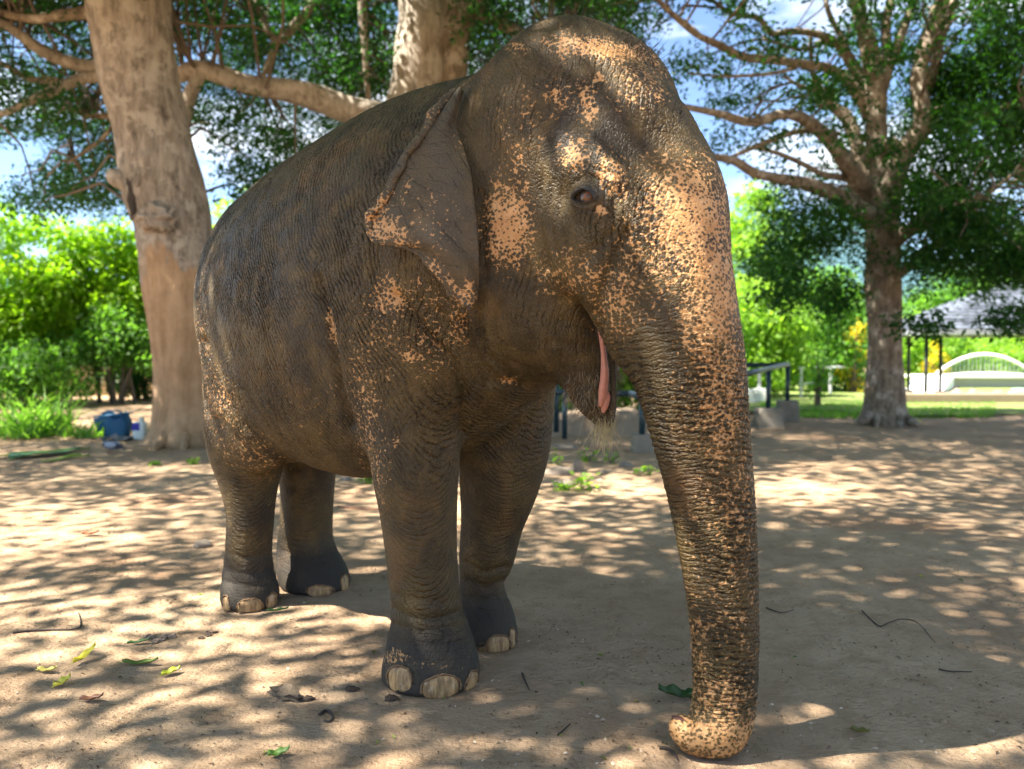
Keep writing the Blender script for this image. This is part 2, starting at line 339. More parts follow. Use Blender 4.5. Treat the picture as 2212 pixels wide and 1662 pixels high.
# foliage of both left trees: hangs to about the height of the elephant's back
def yl(x, y, d):
    lim = 400 if x < 330 else (330 if x < 480 else (470 if x < 760 else 250))
    lim += 60*math.sin(x*.011)+30*math.sin(x*.031)
    if x > 1500: lim = -50
    if x < 330 and 300 < y < 400 and (x*.7+y) < 430: return False
    if d < 12.9 and y > -60: return False
    q = min(seg1(x, y, [(275, 0), (333, 300), (391, 600)])-80, seg1(x, y, [(925, 0), (898, 300)])-70, seg1(x, y, [(860, 280), (690, 212), (430, 148), (250, 160), (95, 112), (10, 52)])-30)
    if q < 22 and d < 15.8: return False
    return y < lim
cA = np.vstack([in_view_clumps(1700, ((-11, 9, 3.2), (2.5, 20, 11.5)), yl, 21), in_view_clumps(800, ((-13, 16, 3.6), (3, 23, 12.5)), yl, 22)])
cA = cA[(cA[:, 2] > 3.6)]
def own(c, T): return T
V_, F_ = leaves(clumps(cA[0::2], .62, 110, 1), .112, seed=1); crown1 = mesh('crown', V_, F_, M['leaf_dark'], tree1, smooth=False)
V_, F_ = leaves(clumps(cA[1::2], .62, 110, 2), .112, seed=2); crown2 = mesh('crown', V_, F_, M['leaf_dark'], tree2, smooth=False)
def limb_pts(tree):
    out = []
    for ch in tree.children:
        if ch.name.split('.')[0] in ('branch', 'trunk'):
            vs = np.empty(len(ch.data.vertices)*3, np.float32); ch.data.vertices.foreach_get('co', vs); out.append(vs.reshape(-1, 3)[::7]+np.array(tree.location))
    out = np.concatenate(out); return out[out[:, 2] > 3]
for tr, cc, sd in ((tree1, cA[0::2], 5), (tree2, cA[1::2], 6)):
    V_, F_ = twigs_to(limb_pts(tr), cc[::3], sd, .018)
    if len(V_): mesh('twig', V_, F_, M['twig'], tr)['kind'] = 'stuff'
# roof of leaves over the elephant and the open ground: unseen high crowns of the same trees, with clumps added for shade
def yhigh(x, y, d): return y < -40
_r = np.random.RandomState(77); _h = _r.uniform(7.0, 9.5, 30)[:, None]; cX = np.array([[-.5, 3.7, 2.3]])+_r.normal(0, 1, (30, 3))*np.array([.75, .5, 0])+(_h-2.3)/SUN.z*np.array([list(SUN)])  # cX: leaf clumps added up the sun's path to shade the elephant
cB = in_view_clumps(520, ((-14, -2.0, 7.0), (3.5, 13, 11)), yhigh, 31)
cF = in_view_clumps(260, ((-25, 9, 8), (-9, 19.5, 14)), yhigh, 33)  # clumps added out of view to shade the ground before the hedge
V_, F_ = leaves(clumps(np.vstack([cB, cX, cF]), 0.85, 150, 3), .17, seed=3); mesh('unseen_crown', V_, F_, M['leaf_dark'], tree1, smooth=False)

# ---------------- right tree with many limbs
T3 = 15.5
b3 = on_ground(1912, 918)
tree3 = thing('tree', 'spreading tree with many fanned limbs on the right by the pavilion', 'tree', (b3[0], b3[1], 0))
Z = lambda x, y, w, dy=0: (1421.4+x*.3574, y*.3574, w*.3574, T3+dy)
limb(tree3, 'trunk', [Z(1330, 1150, 95), Z(1345, 1250, 95), Z(1360, 1400, 100), Z(1362, 1560, 98), (1908, 620, 36, T3), (1910, 700, 35, T3), (1911, 780, 36, T3), (1911, 840, 39, T3), (1912, 885, 46, T3), (1912, 920, 66, T3)], M['bark_right'], 30, .035, 31, 6)
LIMBS3 = [
 [Z(1345, 1350, 85), Z(1330, 1150, 70), Z(1325, 1000, 62), Z(1315, 800, 60), Z(1320, 600, 62), Z(1300, 420, 55), Z(1265, 250, 50), Z(1225, 100, 42), Z(1180, -40, 36), Z(1120, -300, 24)],
 [Z(1325, 640, 45), Z(1370, 450, 38), Z(1385, 300, 30), Z(1375, 150, 26), Z(1410, -20, 24), Z(1440, -250, 16)],
 [Z(1370, 480, 34), Z(1430, 320, 30), Z(1500, 130, 26), Z(1560, -20, 24), Z(1640, -250, 16)],
 [Z(1390, 1250, 75), Z(1420, 1080, 68, -.2), Z(1500, 900, 62, -.4), Z(1600, 760, 52, -.6), Z(1590, 600, 45, -.6), Z(1570, 480, 44, -.5), Z(1620, 280, 46, -.5), Z(1690, 80, 44, -.5), Z(1760, -100, 36, -.5), Z(1850, -350, 24, -.5)],
 [Z(1640, 520, 26, .2), Z(1680, 380, 28, .2), Z(1700, 260, 30, .2), Z(1750, 120, 28, .2), Z(1790, 0, 26, .2), Z(1860, -200, 18, .2)],
 [Z(1310, 1340, 75), Z(1230, 1280, 62, -.2), Z(1100, 1190, 46, -.6), Z(980, 1140, 42, -1), Z(850, 1100, 36, -1.4), Z(700, 1075, 30, -1.7), Z(570, 1040, 28, -2), Z(450, 970, 24, -2.3), Z(300, 945, 20, -2.6), Z(120, 900, 12, -3)],
 [Z(1310, 1150, 34, .1), Z(1180, 1090, 24, -.2), Z(1000, 1055, 18, -.5), Z(850, 980, 15, -.8), Z(700, 920, 12, -1), Z(560, 890, 9, -1.2)],
 [Z(1290, 1200, 60), Z(1180, 1060, 55, -.3), Z(1080, 900, 46, -.7), Z(985, 800, 40, -1.1), Z(860, 710, 34, -1.5), Z(740, 695, 30, -1.8), Z(560, 740, 26, -2.1), Z(380, 690, 22, -2.4), Z(180, 650, 18, -2.8), Z(-60, 600, 10, -3.2)],
 [Z(1300, 1150, 56, .2), Z(1230, 980, 45, .2), Z(1180, 800, 40, .3), Z(1130, 700, 36, .3), Z(1050, 640, 28, .3), Z(960, 500, 20, .3), Z(930, 400, 14, .3), Z(920, 200, 10, .4)],
 [Z(1290, 700, 48, .2), Z(1230, 600, 40, .1), Z(1130, 480, 32, 0), Z(1020, 410, 28, -.2), Z(860, 385, 26, -.5), Z(700, 365, 24, -.8), Z(520, 345, 24, -1.2), Z(360, 270, 22, -1.6), Z(220, 200, 19, -2), Z(60, 60, 15, -2.4), Z(-80, -80, 10, -2.8)],
 [Z(1290, 560, 44, .3), Z(1180, 400, 34, .3), Z(1090, 270, 26, .3), Z(960, 205, 22, .3), Z(800, 190, 20, .2), Z(690, 205, 18, .1), Z(600, 110, 16, 0), Z(450, 85, 14, -.2), Z(300, -20, 10, -.4)],
 [Z(1180, 420, 18, .4), Z(1130, 260, 18, .4), Z(1040, 100, 16, .4), Z(1000, -50, 14, .4)],
 [Z(1000, 560, 14, .2), Z(860, 520, 11, 0), Z(760, 460, 9, -.2)],
 [Z(900, 380, 12, -.3), Z(720, 440, 11, -.6), Z(500, 460, 10, -.9), Z(330, 460, 8, -1.2), Z(180, 440, 5, -1.4)],
 [Z(1040, 250, 12, .4), Z(860, 300, 11, .3), Z(640, 240, 9, .2), Z(500, 260, 6, 0)],
 [Z(1090, 810, 16, -.6), Z(900, 790, 18, -1), Z(760, 820, 16, -1.3), Z(560, 900, 14, -1.6), Z(420, 960, 10, -1.8)],
 [Z(1410, 1480, 48, -.1), Z(1480, 1420, 44, -.4), Z(1590, 1350, 40, -.8), Z(1700, 1280, 34, -1.2), Z(1800, 1240, 24, -1.6), Z(1960, 1180, 14, -2)],
 [Z(1420, 1680, 34, -.1), Z(1520, 1610, 30, -.3), Z(1640, 1510, 26, -.6), Z(1760, 1410, 24, -.9), Z(1890, 1290, 20, -1.2), Z(2020, 1150, 14, -1.5), Z(2200, 1020, 10, -2)],
 [Z(1480, 900, 24, -.5), Z(1400, 850, 26, -.4), Z(1390, 930, 24, -.3)],
 [Z(1850, 800, 16, -.4), Z(1900, 720, 18, -.5), Z(2020, 680, 18, -.6), Z(2200, 600, 14, -.8)],
]
for k, pts in enumerate(LIMBS3): limb(tree3, 'branch', pts, M['bark_right'], 12 if pts[0][2] > 8 else 8, .05, 40+k)
for tx, ty, sx in ((1860, 912, 1885), (1890, 928, 1900), (1945, 930, 1930), (1980, 918, 1935)): limb(tree3, 'root', [(sx, 888, 12, T3-.25), ((sx+tx)/2, 903, 11, T3-.4), (tx, ty, 6, T3-.7)], M['bark_right'], 8, .08, sx)
def yr(x, y, d):
    zx, zy = (x-1421.4)/.3574, y/.3574
    if x < 1430: return y < 130 and x > 1080
    if 350 < zx < 1250:
        e = vnoise(np.array([zx*.006]), np.array([zy*.006+7]), 77)[0]
        lim = 1100 if zx < 620 else 1650
        if zy > 1080 and not (560 < zx < 1260): return False
        return zy < lim and e > .31
    if zx <= 350: return zy < 520 and vnoise(np.array([zx*.006]), np.array([zy*.006+7]), 78)[0] > .33
    e = vnoise(np.array([zx*.005]), np.array([zy*.005+3]), 79)[0]
    lim = 1600 if zx < 1500 else 1780
    return zy < lim and e > (.12 if zx > 1450 else .3)
def px_clumps(L, seed):
    rng = np.random.RandomState(seed); out = []
    for x, y, rx, ry, n, Y0, Y1 in L:
        for k in range(n): a = rng.rand()*6.28; q = rng.rand()**.5; out.append(at(x+rx*q*math.cos(a), y+ry*q*math.sin(a), rng.uniform(Y0, Y1)))
    return np.array(out)
cE = px_clumps([(1770, 490, 75, 45, 17, 13.5, 15), (1700, 560, 40, 35, 7, 13.5, 15), (1690, 640, 50, 38, 10, 13, 14.5), (1800, 640, 50, 42, 11, 14, 15), (2000, 420, 60, 60, 34, 14, 16.5), (2100, 480, 80, 60, 44, 13.5, 16), (2170, 560, 60, 40, 24, 13.5, 15), (2040, 560, 60, 25, 18, 13.5, 15), (2120, 250, 100, 130, 70, 14, 17), (2010, 200, 50, 80, 26, 15.5, 17), (2190, 90, 60, 90, 30, 13.5, 16), (1990, 700, 30, 12, 6, 13, 14), (2190, 690, 50, 18, 12, 13, 14)], 43)
cC = in_view_clumps(1000, ((1.0, 11.5, 2.6), (14.5, 19, 10.5)), yr, 41)
V_, F_ = leaves(clumps(np.vstack([cC, cE]), .50, 90, 4), .12, seed=4); crown3 = mesh('crown', V_, F_, M['leaf_right'], tree3, smooth=False)
V_, F_ = twigs_to(limb_pts(tree3), cC[::3], 9, .014); mesh('twig', V_, F_, M['twig'], tree3)['kind'] = 'stuff'
cD = in_view_clumps(300, ((-2, 4, 7.5), (13, 20, 12)), yhigh, 51)
V_, F_ = leaves(clumps(cD, 0.85, 145, 5), .17, seed=5); mesh('unseen_crown', V_, F_, M['leaf_right'], tree3, smooth=False)

# ================================================================ left: bamboo hedge, wall, grass
def shrub(name, label, cat, px, ytop, Y, wpx, mat, nclump, per, leaf, seed, group=None, base=None, ybot=None, flat=.8, rc=.5):
    """a bush seen at column px, reaching up to row ytop, at depth Y"""
    c = at(px, 770, Y); zt = at(px, ytop, Y)[2]; w = rad(wpx, Y); rng = np.random.RandomState(seed); zb_ = .25 if ybot is None else max(.1, at(px, ybot, Y)[2])
    r = thing(name, label, cat, (c[0], c[1], 0), group)
    P = []
    while len(P) < nclump:
        u = rng.uniform(-1, 1, 3)
        q = u[0]**2+u[1]**2
        if q > 1 or u[2] > 1-.75*q*(.6+.8*vnoise(np.array([u[0]*2.5+seed]), np.array([u[1]*2.5]), seed)[0]): continue
        P.append(np.array([c[0]+u[0]*w, Y+u[1]*w*.7, zb_+(u[2]*.5+.5)*(zt-zb_)]))
    P = np.array(P); V, F = leaves(clumps(P, rc, per, seed, flat), leaf, seed=seed, droop=.7, aspect=.36); mesh('crown', V, F, mat, r, smooth=False)
    V = []; F = []
    for k in range(7):
        a = rng.rand()*6.28; b = np.array([c[0]+.35*w*math.cos(a)*rng.rand(), Y+.3*w*math.sin(a)*rng.rand(), 0]); tp_ = P[rng.randint(len(P))]
        v_, f_ = tube(spline([b, b+(tp_-b)*.4+np.array([0, 0, .4]), tp_], 3), np.linspace(.05, .012, 7), 6, False); n0 = len(V); V += list(v_); F += [tuple(i+n0 for i in f) for f in f_]
    mesh('stem', np.array(V), F, M['twig'], r); return r
wall = thing('wall', 'low tan garden wall in shade behind the bamboo hedge', 'wall', (-11, 27, 0))
wm = plain('tan_plaster', (.27, .19, .105), .9, .3, 2)
shrub('shrub', 'added low dark shrub standing in for shade before the tan wall', 'shrub', 300, 770, 24.5, 75, M['leaf_dark'], 55, 55, .16, 69, ybot=845, rc=.32)  # added dark mass covering the bright strip, in place of shade
shrub('shrub', 'added dark shrub mass standing in for hedge shade at the left edge', 'shrub', -60, 600, 23.5, 150, M['leaf_dark'], 150, 60, .2, 68, ybot=840, rc=.5)  # added to stand for the dark shade under the hedge
x0, x1 = at(-150, 800, 27)[0], at(520, 800, 27)[0]
MB().box(((x0+x1)/2, 27, .95), (x1-x0, .25, 1.9)).build('wall_face', wm, wall); MB().box(((x0+x1)/2, 27, 1.94), (x1-x0+.1, .35, .08)).build('coping', wm, wall)
shrub('bamboo', 'tall bright yellow green bamboo clump at the left edge of the hedge', 'bamboo', 20, 430, 22, 150, M['leaf_bamboo'], 230, 60, .22, 61, ybot=790)
shrub('bamboo', 'bright sunlit bamboo clump just left of the leaning trunk', 'bamboo', 225, 475, 23, 130, M['leaf_bamboo'], 220, 60, .22, 62, ybot=740)
shrub('bamboo', 'bamboo clump half hidden by the leaning trunk', 'bamboo', 400, 430, 26, 120, M['leaf_bamboo'], 110, 55, .24, 63, ybot=720)
shrub('shrub', 'dark green shrub under the bamboo in the left corner', 'shrub', 60, 720, 21, 140, M['leaf_mid'], 150, 60, .16, 64, ybot=850, rc=.45)
shrub('shrub', 'dark green shrub with black stems in front of the tan wall', 'shrub', 262, 660, 22, 90, M['leaf_mid'], 110, 60, .16, 65, ybot=790, rc=.45)
shrub('tree', 'pale yellow green tree far behind the elephant\'s back', 'tree', 560, 410, 34, 130, M['leaf_lime'], 170, 60, .3, 66, ybot=700, rc=.8)

def blades(name, px, py, n, h, spread, seed, label, cat='plant', width=.03):
    b = on_ground(px, py); rng = np.random.RandomState(seed); r = thing(name, label, cat, (b[0], b[1], 0)); V = []; F = []
    for k in range(n):
        a = rng.rand()*6.28; q = b+np.array([math.cos(a), math.sin(a)*.6, 0])*spread*rng.rand()**.5; l = h*(.4+.7*rng.rand()); d = np.array([rng.normal(0, .28), rng.normal(0, .28), 1.0]); side = np.array([math.cos(a+1.2), math.sin(a+1.2), 0]); p = q.copy(); n0 = len(V); m = 6
        for i in range(m+1):
            w = width*(1-(i/m)**1.6)*(.7+.6*rng.rand()*(i == -1)); V += [p-side*w, p+side*w]; d = d+np.array([d[0]*.35, d[1]*.35, -.24*i/m]); d /= np.linalg.norm(d); p = p+d*l/m
        F += [(n0+2*i, n0+2*i+1, n0+2*i+3, n0+2*i+2) for i in range(m)]
    mesh('leaf_blades', np.array(V), F, M['blade'], r)['kind'] = 'stuff'; return r
blades('tall_grass', 30, 945, 150, 1.0, .55, 71, 'clump of tall arching grass at the left edge')
blades('tall_grass', 105, 940, 150, 1.15, .45, 72, 'tallest clump of arching grass left of the blue bag')
blades('tall_grass', 178, 945, 70, .45, .35, 73, 'short grass clump touching the blue bag')

# ================================================================ right: lawn, pool, bridge, pavilion, fences, bushes
def sheet(name, pts, z, mat, kind='structure'):
    V = [(*on_ground(*p)[:2], z) for p in pts]; o = mesh(name, np.array(V), [tuple(range(len(V)))], mat, smooth=False); tag(o, kind=kind); return o
t = NT('lawn_green'); v = t.coord(); f = t.noise(v, 3, 6, .7); g = t.noise(v, 40, 4, .7)
t.pbr(t.mix(t.rng(g, .35, .65), t.mix(f, (.10, .19, .03), (.20, .28, .06)), (.30, .32, .12)), .9, t.bump(g, 1, .05), .2)
lawn = sheet('lawn', [(1640, 898), (1760, 886), (1850, 893), (1990, 900), (2300, 897), (2700, 880), (2900, 840), (2200, 806), (1560, 808), (1500, 850)], .035, t.m)
def tufts(name, n, xr, yr_, h, seed, mat):
    rng = np.random.RandomState(seed); V = []; F = []
    for k in range(n):
        b = on_ground(rng.uniform(*xr), rng.uniform(*yr_)); b[2] = ground_z(b[0], b[1])
        for q in range(3):
            a = rng.rand()*6.28; d = np.array([math.cos(a)*.4, math.sin(a)*.4, 1])*h*(.5+rng.rand()); s = np.array([math.sin(a), -math.cos(a), 0])*h*.14; n0 = len(V); V += [b-s, b+s, b+d]; F.append((n0, n0+1, n0+2))
    o = mesh(name, np.array(V), F, mat, smooth=False); return tag(o, 'short green grass growing by the foot of the right tree', 'grass', kind='stuff')
tufts('grass', 2600, (1640, 2150), (872, 902), .10, 81, M['blade'])
white = plain('white_paint', (.78, .78, .76), .6, .06, 3); teal = plain('pool_tile', (.30, .50, .48), .3, .2, 4)
pool = thing('pool_wall', 'long white pool wall gleaming in the sun under the pavilion', 'pool', (*at(2180, 830, 27)[:2], 0))
pc = at(2245, 840, 34)
MB().box((pc[0], 34, .15), (rad(560, 34), .4, .60)).build('wall_face', white, pool, bevel=.03); MB().box((pc[0], 33.6, .50), (rad(570, 34), 1.6, .12)).build('coping', white, pool, bevel=.02)
q0, q1 = at(1948, 860, 26.5), at(2030, 830, 33)
MB().add([(q0[0], 26.5, .06), (q0[0]+1.3, 26.5, .06), (q1[0]+.6, 33, .55), (q1[0]-1.1, 33, .55), (q0[0], 26.5, -.05), (q0[0]+1.3, 26.5, -.05), (q1[0]+.6, 33, -.05), (q1[0]-1.1, 33, -.05)], [(0, 1, 2, 3), (4, 7, 6, 5), (0, 4, 5, 1), (1, 5, 6, 2), (2, 6, 7, 3), (3, 7, 4, 0)]).build('ramp', white, pool)
MB().box((pc[0], 30.2, .05), (rad(330, 34), 1.0, .10)).build('water_channel', teal, pool)
bank = thing('bank', 'low brown concrete kerb in front of the white pool wall', 'kerb', (*at(2150, 870, 22.6)[:2], 0))
MB().box((at(2150, 860, 22.6)[0], 22.6, .13), (rad(430, 22.6), .5, .34)).build('kerb_face', plain('brown_concrete', (.27, .20, .14), .9, .25, 3), bank, bevel=.05)
rockm = plain('brown_rock', (.25, .19, .14), .95, .35, 5, .6)
def rock(px, py, w, h, label, seed, group=None, mat=None, Y=None):
    b = on_ground(px, py) if Y is None else np.array([at(px, py, Y)[0], Y, max(0, at(px, py, Y)[2])]); V, F = uvsphere0((0, 0, 0), 1, 14, 9); rng = np.random.RandomState(seed)
    n = 1+.18*np.sin(V[:, 0]*3+seed)+.16*np.sin(V[:, 1]*4+seed*2)+.12*np.sin(V[:, 2]*5+seed*3+V[:, 0]*3); Y = b[1]
    V = V*n[:, None]*np.array([rad(w, Y), rad(w, Y)*.75, rad(h, Y)]); V[:, 2] = np.maximum(V[:, 2], -rad(h, Y)*.3)
    o = mesh('rock', V+b+np.array([0, 0, rad(h, Y)*.15]), F, mat or rockm, origin=b); return tag(o, label, 'rock', group)
for k, x in enumerate((2072, 2112, 2150, 2190)): rock(x, 862, 18, 17, ['low dark hump on the kerb nearest the right tree', 'second dark hump along the kerb from the right tree', 'third dark hump along the kerb from the right tree', 'dark hump on the kerb at the right edge'][k], 91+k, 'dark humps along the kerb', None, 22.6)
# arched footbridge
br = thing('footbridge', 'white arched footbridge with a mesh railing beyond the pool', 'bridge', (*at(2120, 820, 36.5)[:2], 0))
xs = np.linspace(2020, 2235, 25); arc = [at(x, 812-46*math.sin(math.pi*(x-2020)/215)**.8, 36.5) for x in xs]; V_, F_ = tube(arc, .075, 8); mesh('handrail', V_, F_, white, br)
dck = [at(x, 816-6*math.sin(math.pi*(x-2020)/215), 36.5) for x in xs]; V_, F_ = tube(dck, .12, 8); mesh('deck', V_, F_, white, br)
gm = plain('grey_mesh', (.45, .46, .46), .6, .1)
for k in range(2, 23): V_, F_ = tube([dck[k], arc[k]], .025, 5); mesh('baluster', V_, F_, gm, br)
# pavilion
pv = thing('pavilion', 'open pavilion with a grey shingled hip roof on thin dark posts', 'pavilion', (*at(2150, 850, 25)[:2], 0))
t = NT('grey_shingles'); v = t.coord(); w = t.voro(t.mapping(v, (2.2, 2.2, 5)), 2.0, 'F1', out='Color'); bw = t.n('ShaderNodeSeparateColor', {0: w}).outputs[0]
t.pbr(t.mix(bw, (.05, .06, .08), (.15, .175, .22)), .8, t.bump(bw, .6, .04), .3); shing = t.m
e0, e1 = at(1985, 712, 23), at(2420, 712, 23); ap = at(2190, 604, 24.6); ap2 = at(2330, 604, 24.6)
zE = e0[2]; yb = 26.2; V = [(e0[0], 23, zE), (e1[0], 23, zE), (e1[0], yb, zE), (e0[0], yb, zE), tuple(ap), tuple(ap2), (e0[0], 23, zE-.16), (e1[0], 23, zE-.16), (e1[0], yb, zE-.16), (e0[0], yb, zE-.16)]
# shingle courses: each roof side is built of overlapping strips
def course(mb, a, b, c, d, n):
    a, b, c, d = [np.array(q, float) for q in (a, b, c, d)]
    for k in range(n):
        s0, s1 = k/n, (k+1.15)/n; l0, r0, l1, r1 = a+(d-a)*s0, b+(c-b)*s0, a+(d-a)*min(s1, 1), b+(c-b)*min(s1, 1); up = np.array([0, 0, .05])
        mb.add([l0+up, r0+up, r1, l1, l0, r0], [(0, 1, 2, 3), (4, 5, 1, 0), (4, 3, 2, 5)])
mb = MB(); course(mb, V[0], V[1], ap2, ap, 16); o = mb.build('roof_side', shing, pv)
mb = MB(); course(mb, V[3], V[0], ap, ap, 16); mb.build('roof_side', shing, pv)
mb = MB(); course(mb, V[1], V[2], ap2, ap2, 10); mb.build('roof_side', shing, pv)
mb = MB(); course(mb, V[2], V[3], ap, ap2, 10); mb.build('roof_side', shing, pv)
fas = plain('grey_fascia', (.34, .36, .40), .6, .1)
MB().box(((e0[0]+e1[0])/2, 23, zE-.07), (e1[0]-e0[0], .10, .15)).build('fascia', fas, pv); MB().box((e0[0], 24.6, zE-.07), (.10, 3.2, .15)).build('fascia', fas, pv)
MB().add([V[6], V[7], V[8], V[9]], [(0, 1, 2, 3)]).build('ceiling', plain('dark_ceiling', (.10, .085, .07), .9), pv)
dark = plain('black_paint', (.018, .024, .028), .45, .2)
for x, yb_, Y in ((2001, 872, 23.4), (2032, 858, 25.4), (1963, 830, 26), (2300, 872, 23.4)):
    p = at(x, 770, Y); V_, F_ = tube([(p[0], Y, 0), (p[0], Y, zE-.1)], .055, 8); mesh('post', V_, F_, dark, pv)
    MB().box((p[0], Y, .12), (.3, .3, .24), taper=.8).build('post_base', plain('post_concrete', (.33, .29, .24), .9), pv)
# black railings on concrete footings
conc = plain('concrete', (.22, .19, .145), .95, .45, 5, .6)
railm = plain('dark_teal_paint', (.012, .035, .045), .4, .2)
def railing(label, posts, rails, footings, loc):
    r = thing('railing', label, 'railing', loc)
    for p, z0, z1 in posts: V_, F_ = tube([(p[0], p[1], z0), (p[0], p[1], z1)], .045, 10); mesh('post', V_, F_, railm, r)
    for a, b in rails: V_, F_ = tube([a, b], .05, 10); mesh('rail', V_, F_, railm, r)
    for c, d in footings: MB().box((c[0], c[1], d[2]/2-.05), d, taper=.86).build('footing', conc, r, bevel=.02)
    return r
p1 = at(1661, 770, 14.9); p2 = at(1702, 770, 16.4); dr = (p1-p2)/np.linalg.norm(p1-p2); p0 = p1+dr*2.6; pm = p1+dr*5.0
railing('black railing on concrete footings right of the trunk', [(p1, .3, 1.08), (p2, .3, 1.16), (p0, .3, 1.06), (at(1560, 770, 17.2), .3, 1.16)], [((p2[0], p2[1], 1.18), (p0[0]+dr[0]*1.2, p0[1]+dr[1]*1.2, .97)), ((p2[0]+.03, p2[1], 1.17), tuple(at(1480, 789, 17.4)))], [(p1, (.5, .42, .42)), (p2, (.42, .40, .48)), (p0, (.5, .42, .42)), (at(1560, 770, 17.2), (.42, .4, .45))], (*p1[:2], 0))
a1, a2, a3 = at(1220, 770, 12.7), at(1388, 770, 10.9), at(1202, 770, 13.0)
railing('black railing seen between the far front leg and the trunk', [(a1, 0.02, .80), (a2, .2, .80), (a3, .1, 1.02)], [((a3[0]-.5, 12.75, .785), (a2[0]+.02, 12.0, .775)), ((a2[0], 12.0, .775), (a2[0], 10.9, .78))], [(a2, (.30, .3, .32))], (*a1[:2], 0))
# earth bank behind that railing
t = NT('bank_earth'); v = t.coord(); f = t.noise(t.mapping(v, (1, 1, 6)), 3, 6, .65); t.pbr(t.mix(f, (.22, .16, .11), (.38, .29, .21)), .95, t.bump(f, .8, .04), .15)
bk = thing('earth_bank', 'low brown earth bank behind the black railing under the chin', 'bank', (*at(1290, 940, 13.4)[:2], 0))
nn_ = 24; V = []; F = []
for i in range(nn_+1):
    x = at(1150+ (1480-1150)*i/nn_, 900, 13.6)[0]; zt = .36+.05*math.sin(i*.9)+.03*math.sin(i*2.3)
    V += [(x, 13.2+.05*math.sin(i*1.7), -.02), (x, 13.35+.05*math.sin(i), zt*.8), (x, 13.6, zt), (x, 15.2, zt*.9), (x, 16.5, -.02)]
F = [(i*5+k, (i+1)*5+k, (i+1)*5+k+1, i*5+k+1) for i in range(nn_) for k in range(4)]; mesh('bank_side', np.array(V), F, t.m, bk)
# white fence far behind
greyw = plain('weathered_white', (.50, .52, .53), .7, .15, 4)
wf = thing('fence', 'white post and rail fence at the back of the lawn', 'fence', (*at(1700, 860, 25)[:2], 0))
for x, Y in ((1612, 22.5), (1641, 23), (1731, 25), (1795, 27.5), (1850, 30)):
    p = at(x, 770, Y); MB().box((p[0], Y, .5), (.07, .07, 1.0)).build('post', greyw, wf)
    if x < 1700: MB().box((p[0], Y, .2), (.42, .42, .42), taper=.8).build('post_base', white, wf, bevel=.03)
MB().add([(*at(1726, 770, 25)[:2], .44), (*at(1800, 770, 27.5)[:2], .44), (*at(1800, 770, 27.5)[:2], .54), (*at(1726, 770, 25)[:2], .54)], [(0, 1, 2, 3)])
for z in (.46, .98):
    V_, F_ = tube([(*at(1726, 770, 25)[:2], z), (*at(1795, 770, 27.5)[:2], z)], .04, 6); mesh('rail', V_, F_, greyw, wf)
V_, F_ = tube([(*at(1795, 770, 27.5)[:2], .96), (*at(1850, 770, 30)[:2], .96)], .045, 6); mesh('rail', V_, F_, greyw, wf)
# bushes and trees beyond
for a in (('shrub', 'light green leafy bush behind the black railing', 'shrub', 1640, 600, 26, 100, M['leaf_lime'], 170, 60, .22, 101),
          ('shrub', 'mid green bush left of the right tree trunk', 'shrub', 1770, 570, 30, 110, M['leaf_mid'], 190, 60, .24, 102),
          ('shrub', 'lime green bush beyond the pavilion posts', 'shrub', 1990, 680, 42, 90, M['leaf_lime'], 130, 55, .28, 103),
          ('shrub', 'green bush at the right end of the pool', 'shrub', 2200, 690, 42, 90, M['leaf_lime'], 130, 55, .28, 104),
          ('shrub', 'olive bush seen over the footbridge', 'shrub', 2090, 670, 46, 80, M['leaf_mid'], 110, 55, .3, 105),
          ('tree', 'tall pale yellow green tree right of the elephant\'s face', 'tree', 1630, 400, 42, 110, M['leaf_lime'], 230, 60, .36, 106),
          ('tree', 'distant green tree between the face and the right tree', 'tree', 1800, 590, 48, 90, M['leaf_mid'], 130, 55, .36, 107),
          ('tree', 'distant green tree behind the pavilion roof', 'tree', 2080, 560, 52, 120, M['leaf_mid'], 190, 60, .4, 108),
          ('tree', 'dark distant tree at the right edge', 'tree', 2230, 480, 50, 110, M['leaf_mid'], 190, 60, .4, 109),
          ('shrub', 'leafy bush behind the chin and the black railing', 'shrub', 1300, 700, 19.5, 150, M['leaf_lime'], 170, 55, .2, 110),
          ('shrub', 'leafy bush hidden mostly behind the trunk', 'shrub', 1480, 640, 24, 120, M['leaf_mid'], 130, 55, .22, 111),
          ('shrub', 'leafy bush low behind the elephant\'s belly', 'shrub', 760, 640, 24, 160, M['leaf_mid'], 130, 55, .22, 112)):
    nm, lb, ct, px, yt, Y, wp, mt, nc, per, lf_, sd = a
    shrub(nm, lb, ct, px, yt, Y, wp, mt, nc, per, lf_, sd, rc=.6 if Y < 40 else .9)
shrub('flowering_shrub', 'yellow flowering bush left of the right tree trunk', 'shrub', 1838, 690, 29, 34, M['leaf_yellow'], 15, 34, .14, 121, rc=.35)
shrub('flowering_shrub', 'yellow flowering bush between the pavilion posts', 'shrub', 2030, 735, 39, 34, M['leaf_yellow'], 12, 34, .16, 122, rc=.35)
shrub('sapling', 'thin sapling with pale leaves growing on the lawn', 'sapling', 1768, 755, 21, 28, M['leaf_mid'], 15, 24, .17, 123, rc=.34, ybot=850)
# the far wood that closes the view
rng = np.random.RandomState(140); P = np.stack([rng.uniform(-110, 120, 620), rng.uniform(72, 95, 620), rng.rand(620)], 1); P[:, 2] = .6+P[:, 2]*(5.0+3.0*vnoise(P[:, 0]*.09, P[:, 1]*0, 9))
V_, F_ = leaves(clumps(P, 2.6, 55, 141, .8), 1.0, seed=142, aspect=.5); tag(mesh('treeline', V_, F_, M['leaf_mid'], smooth=False), 'distant green wood along the far edge of the ground', 'trees', kind='stuff')
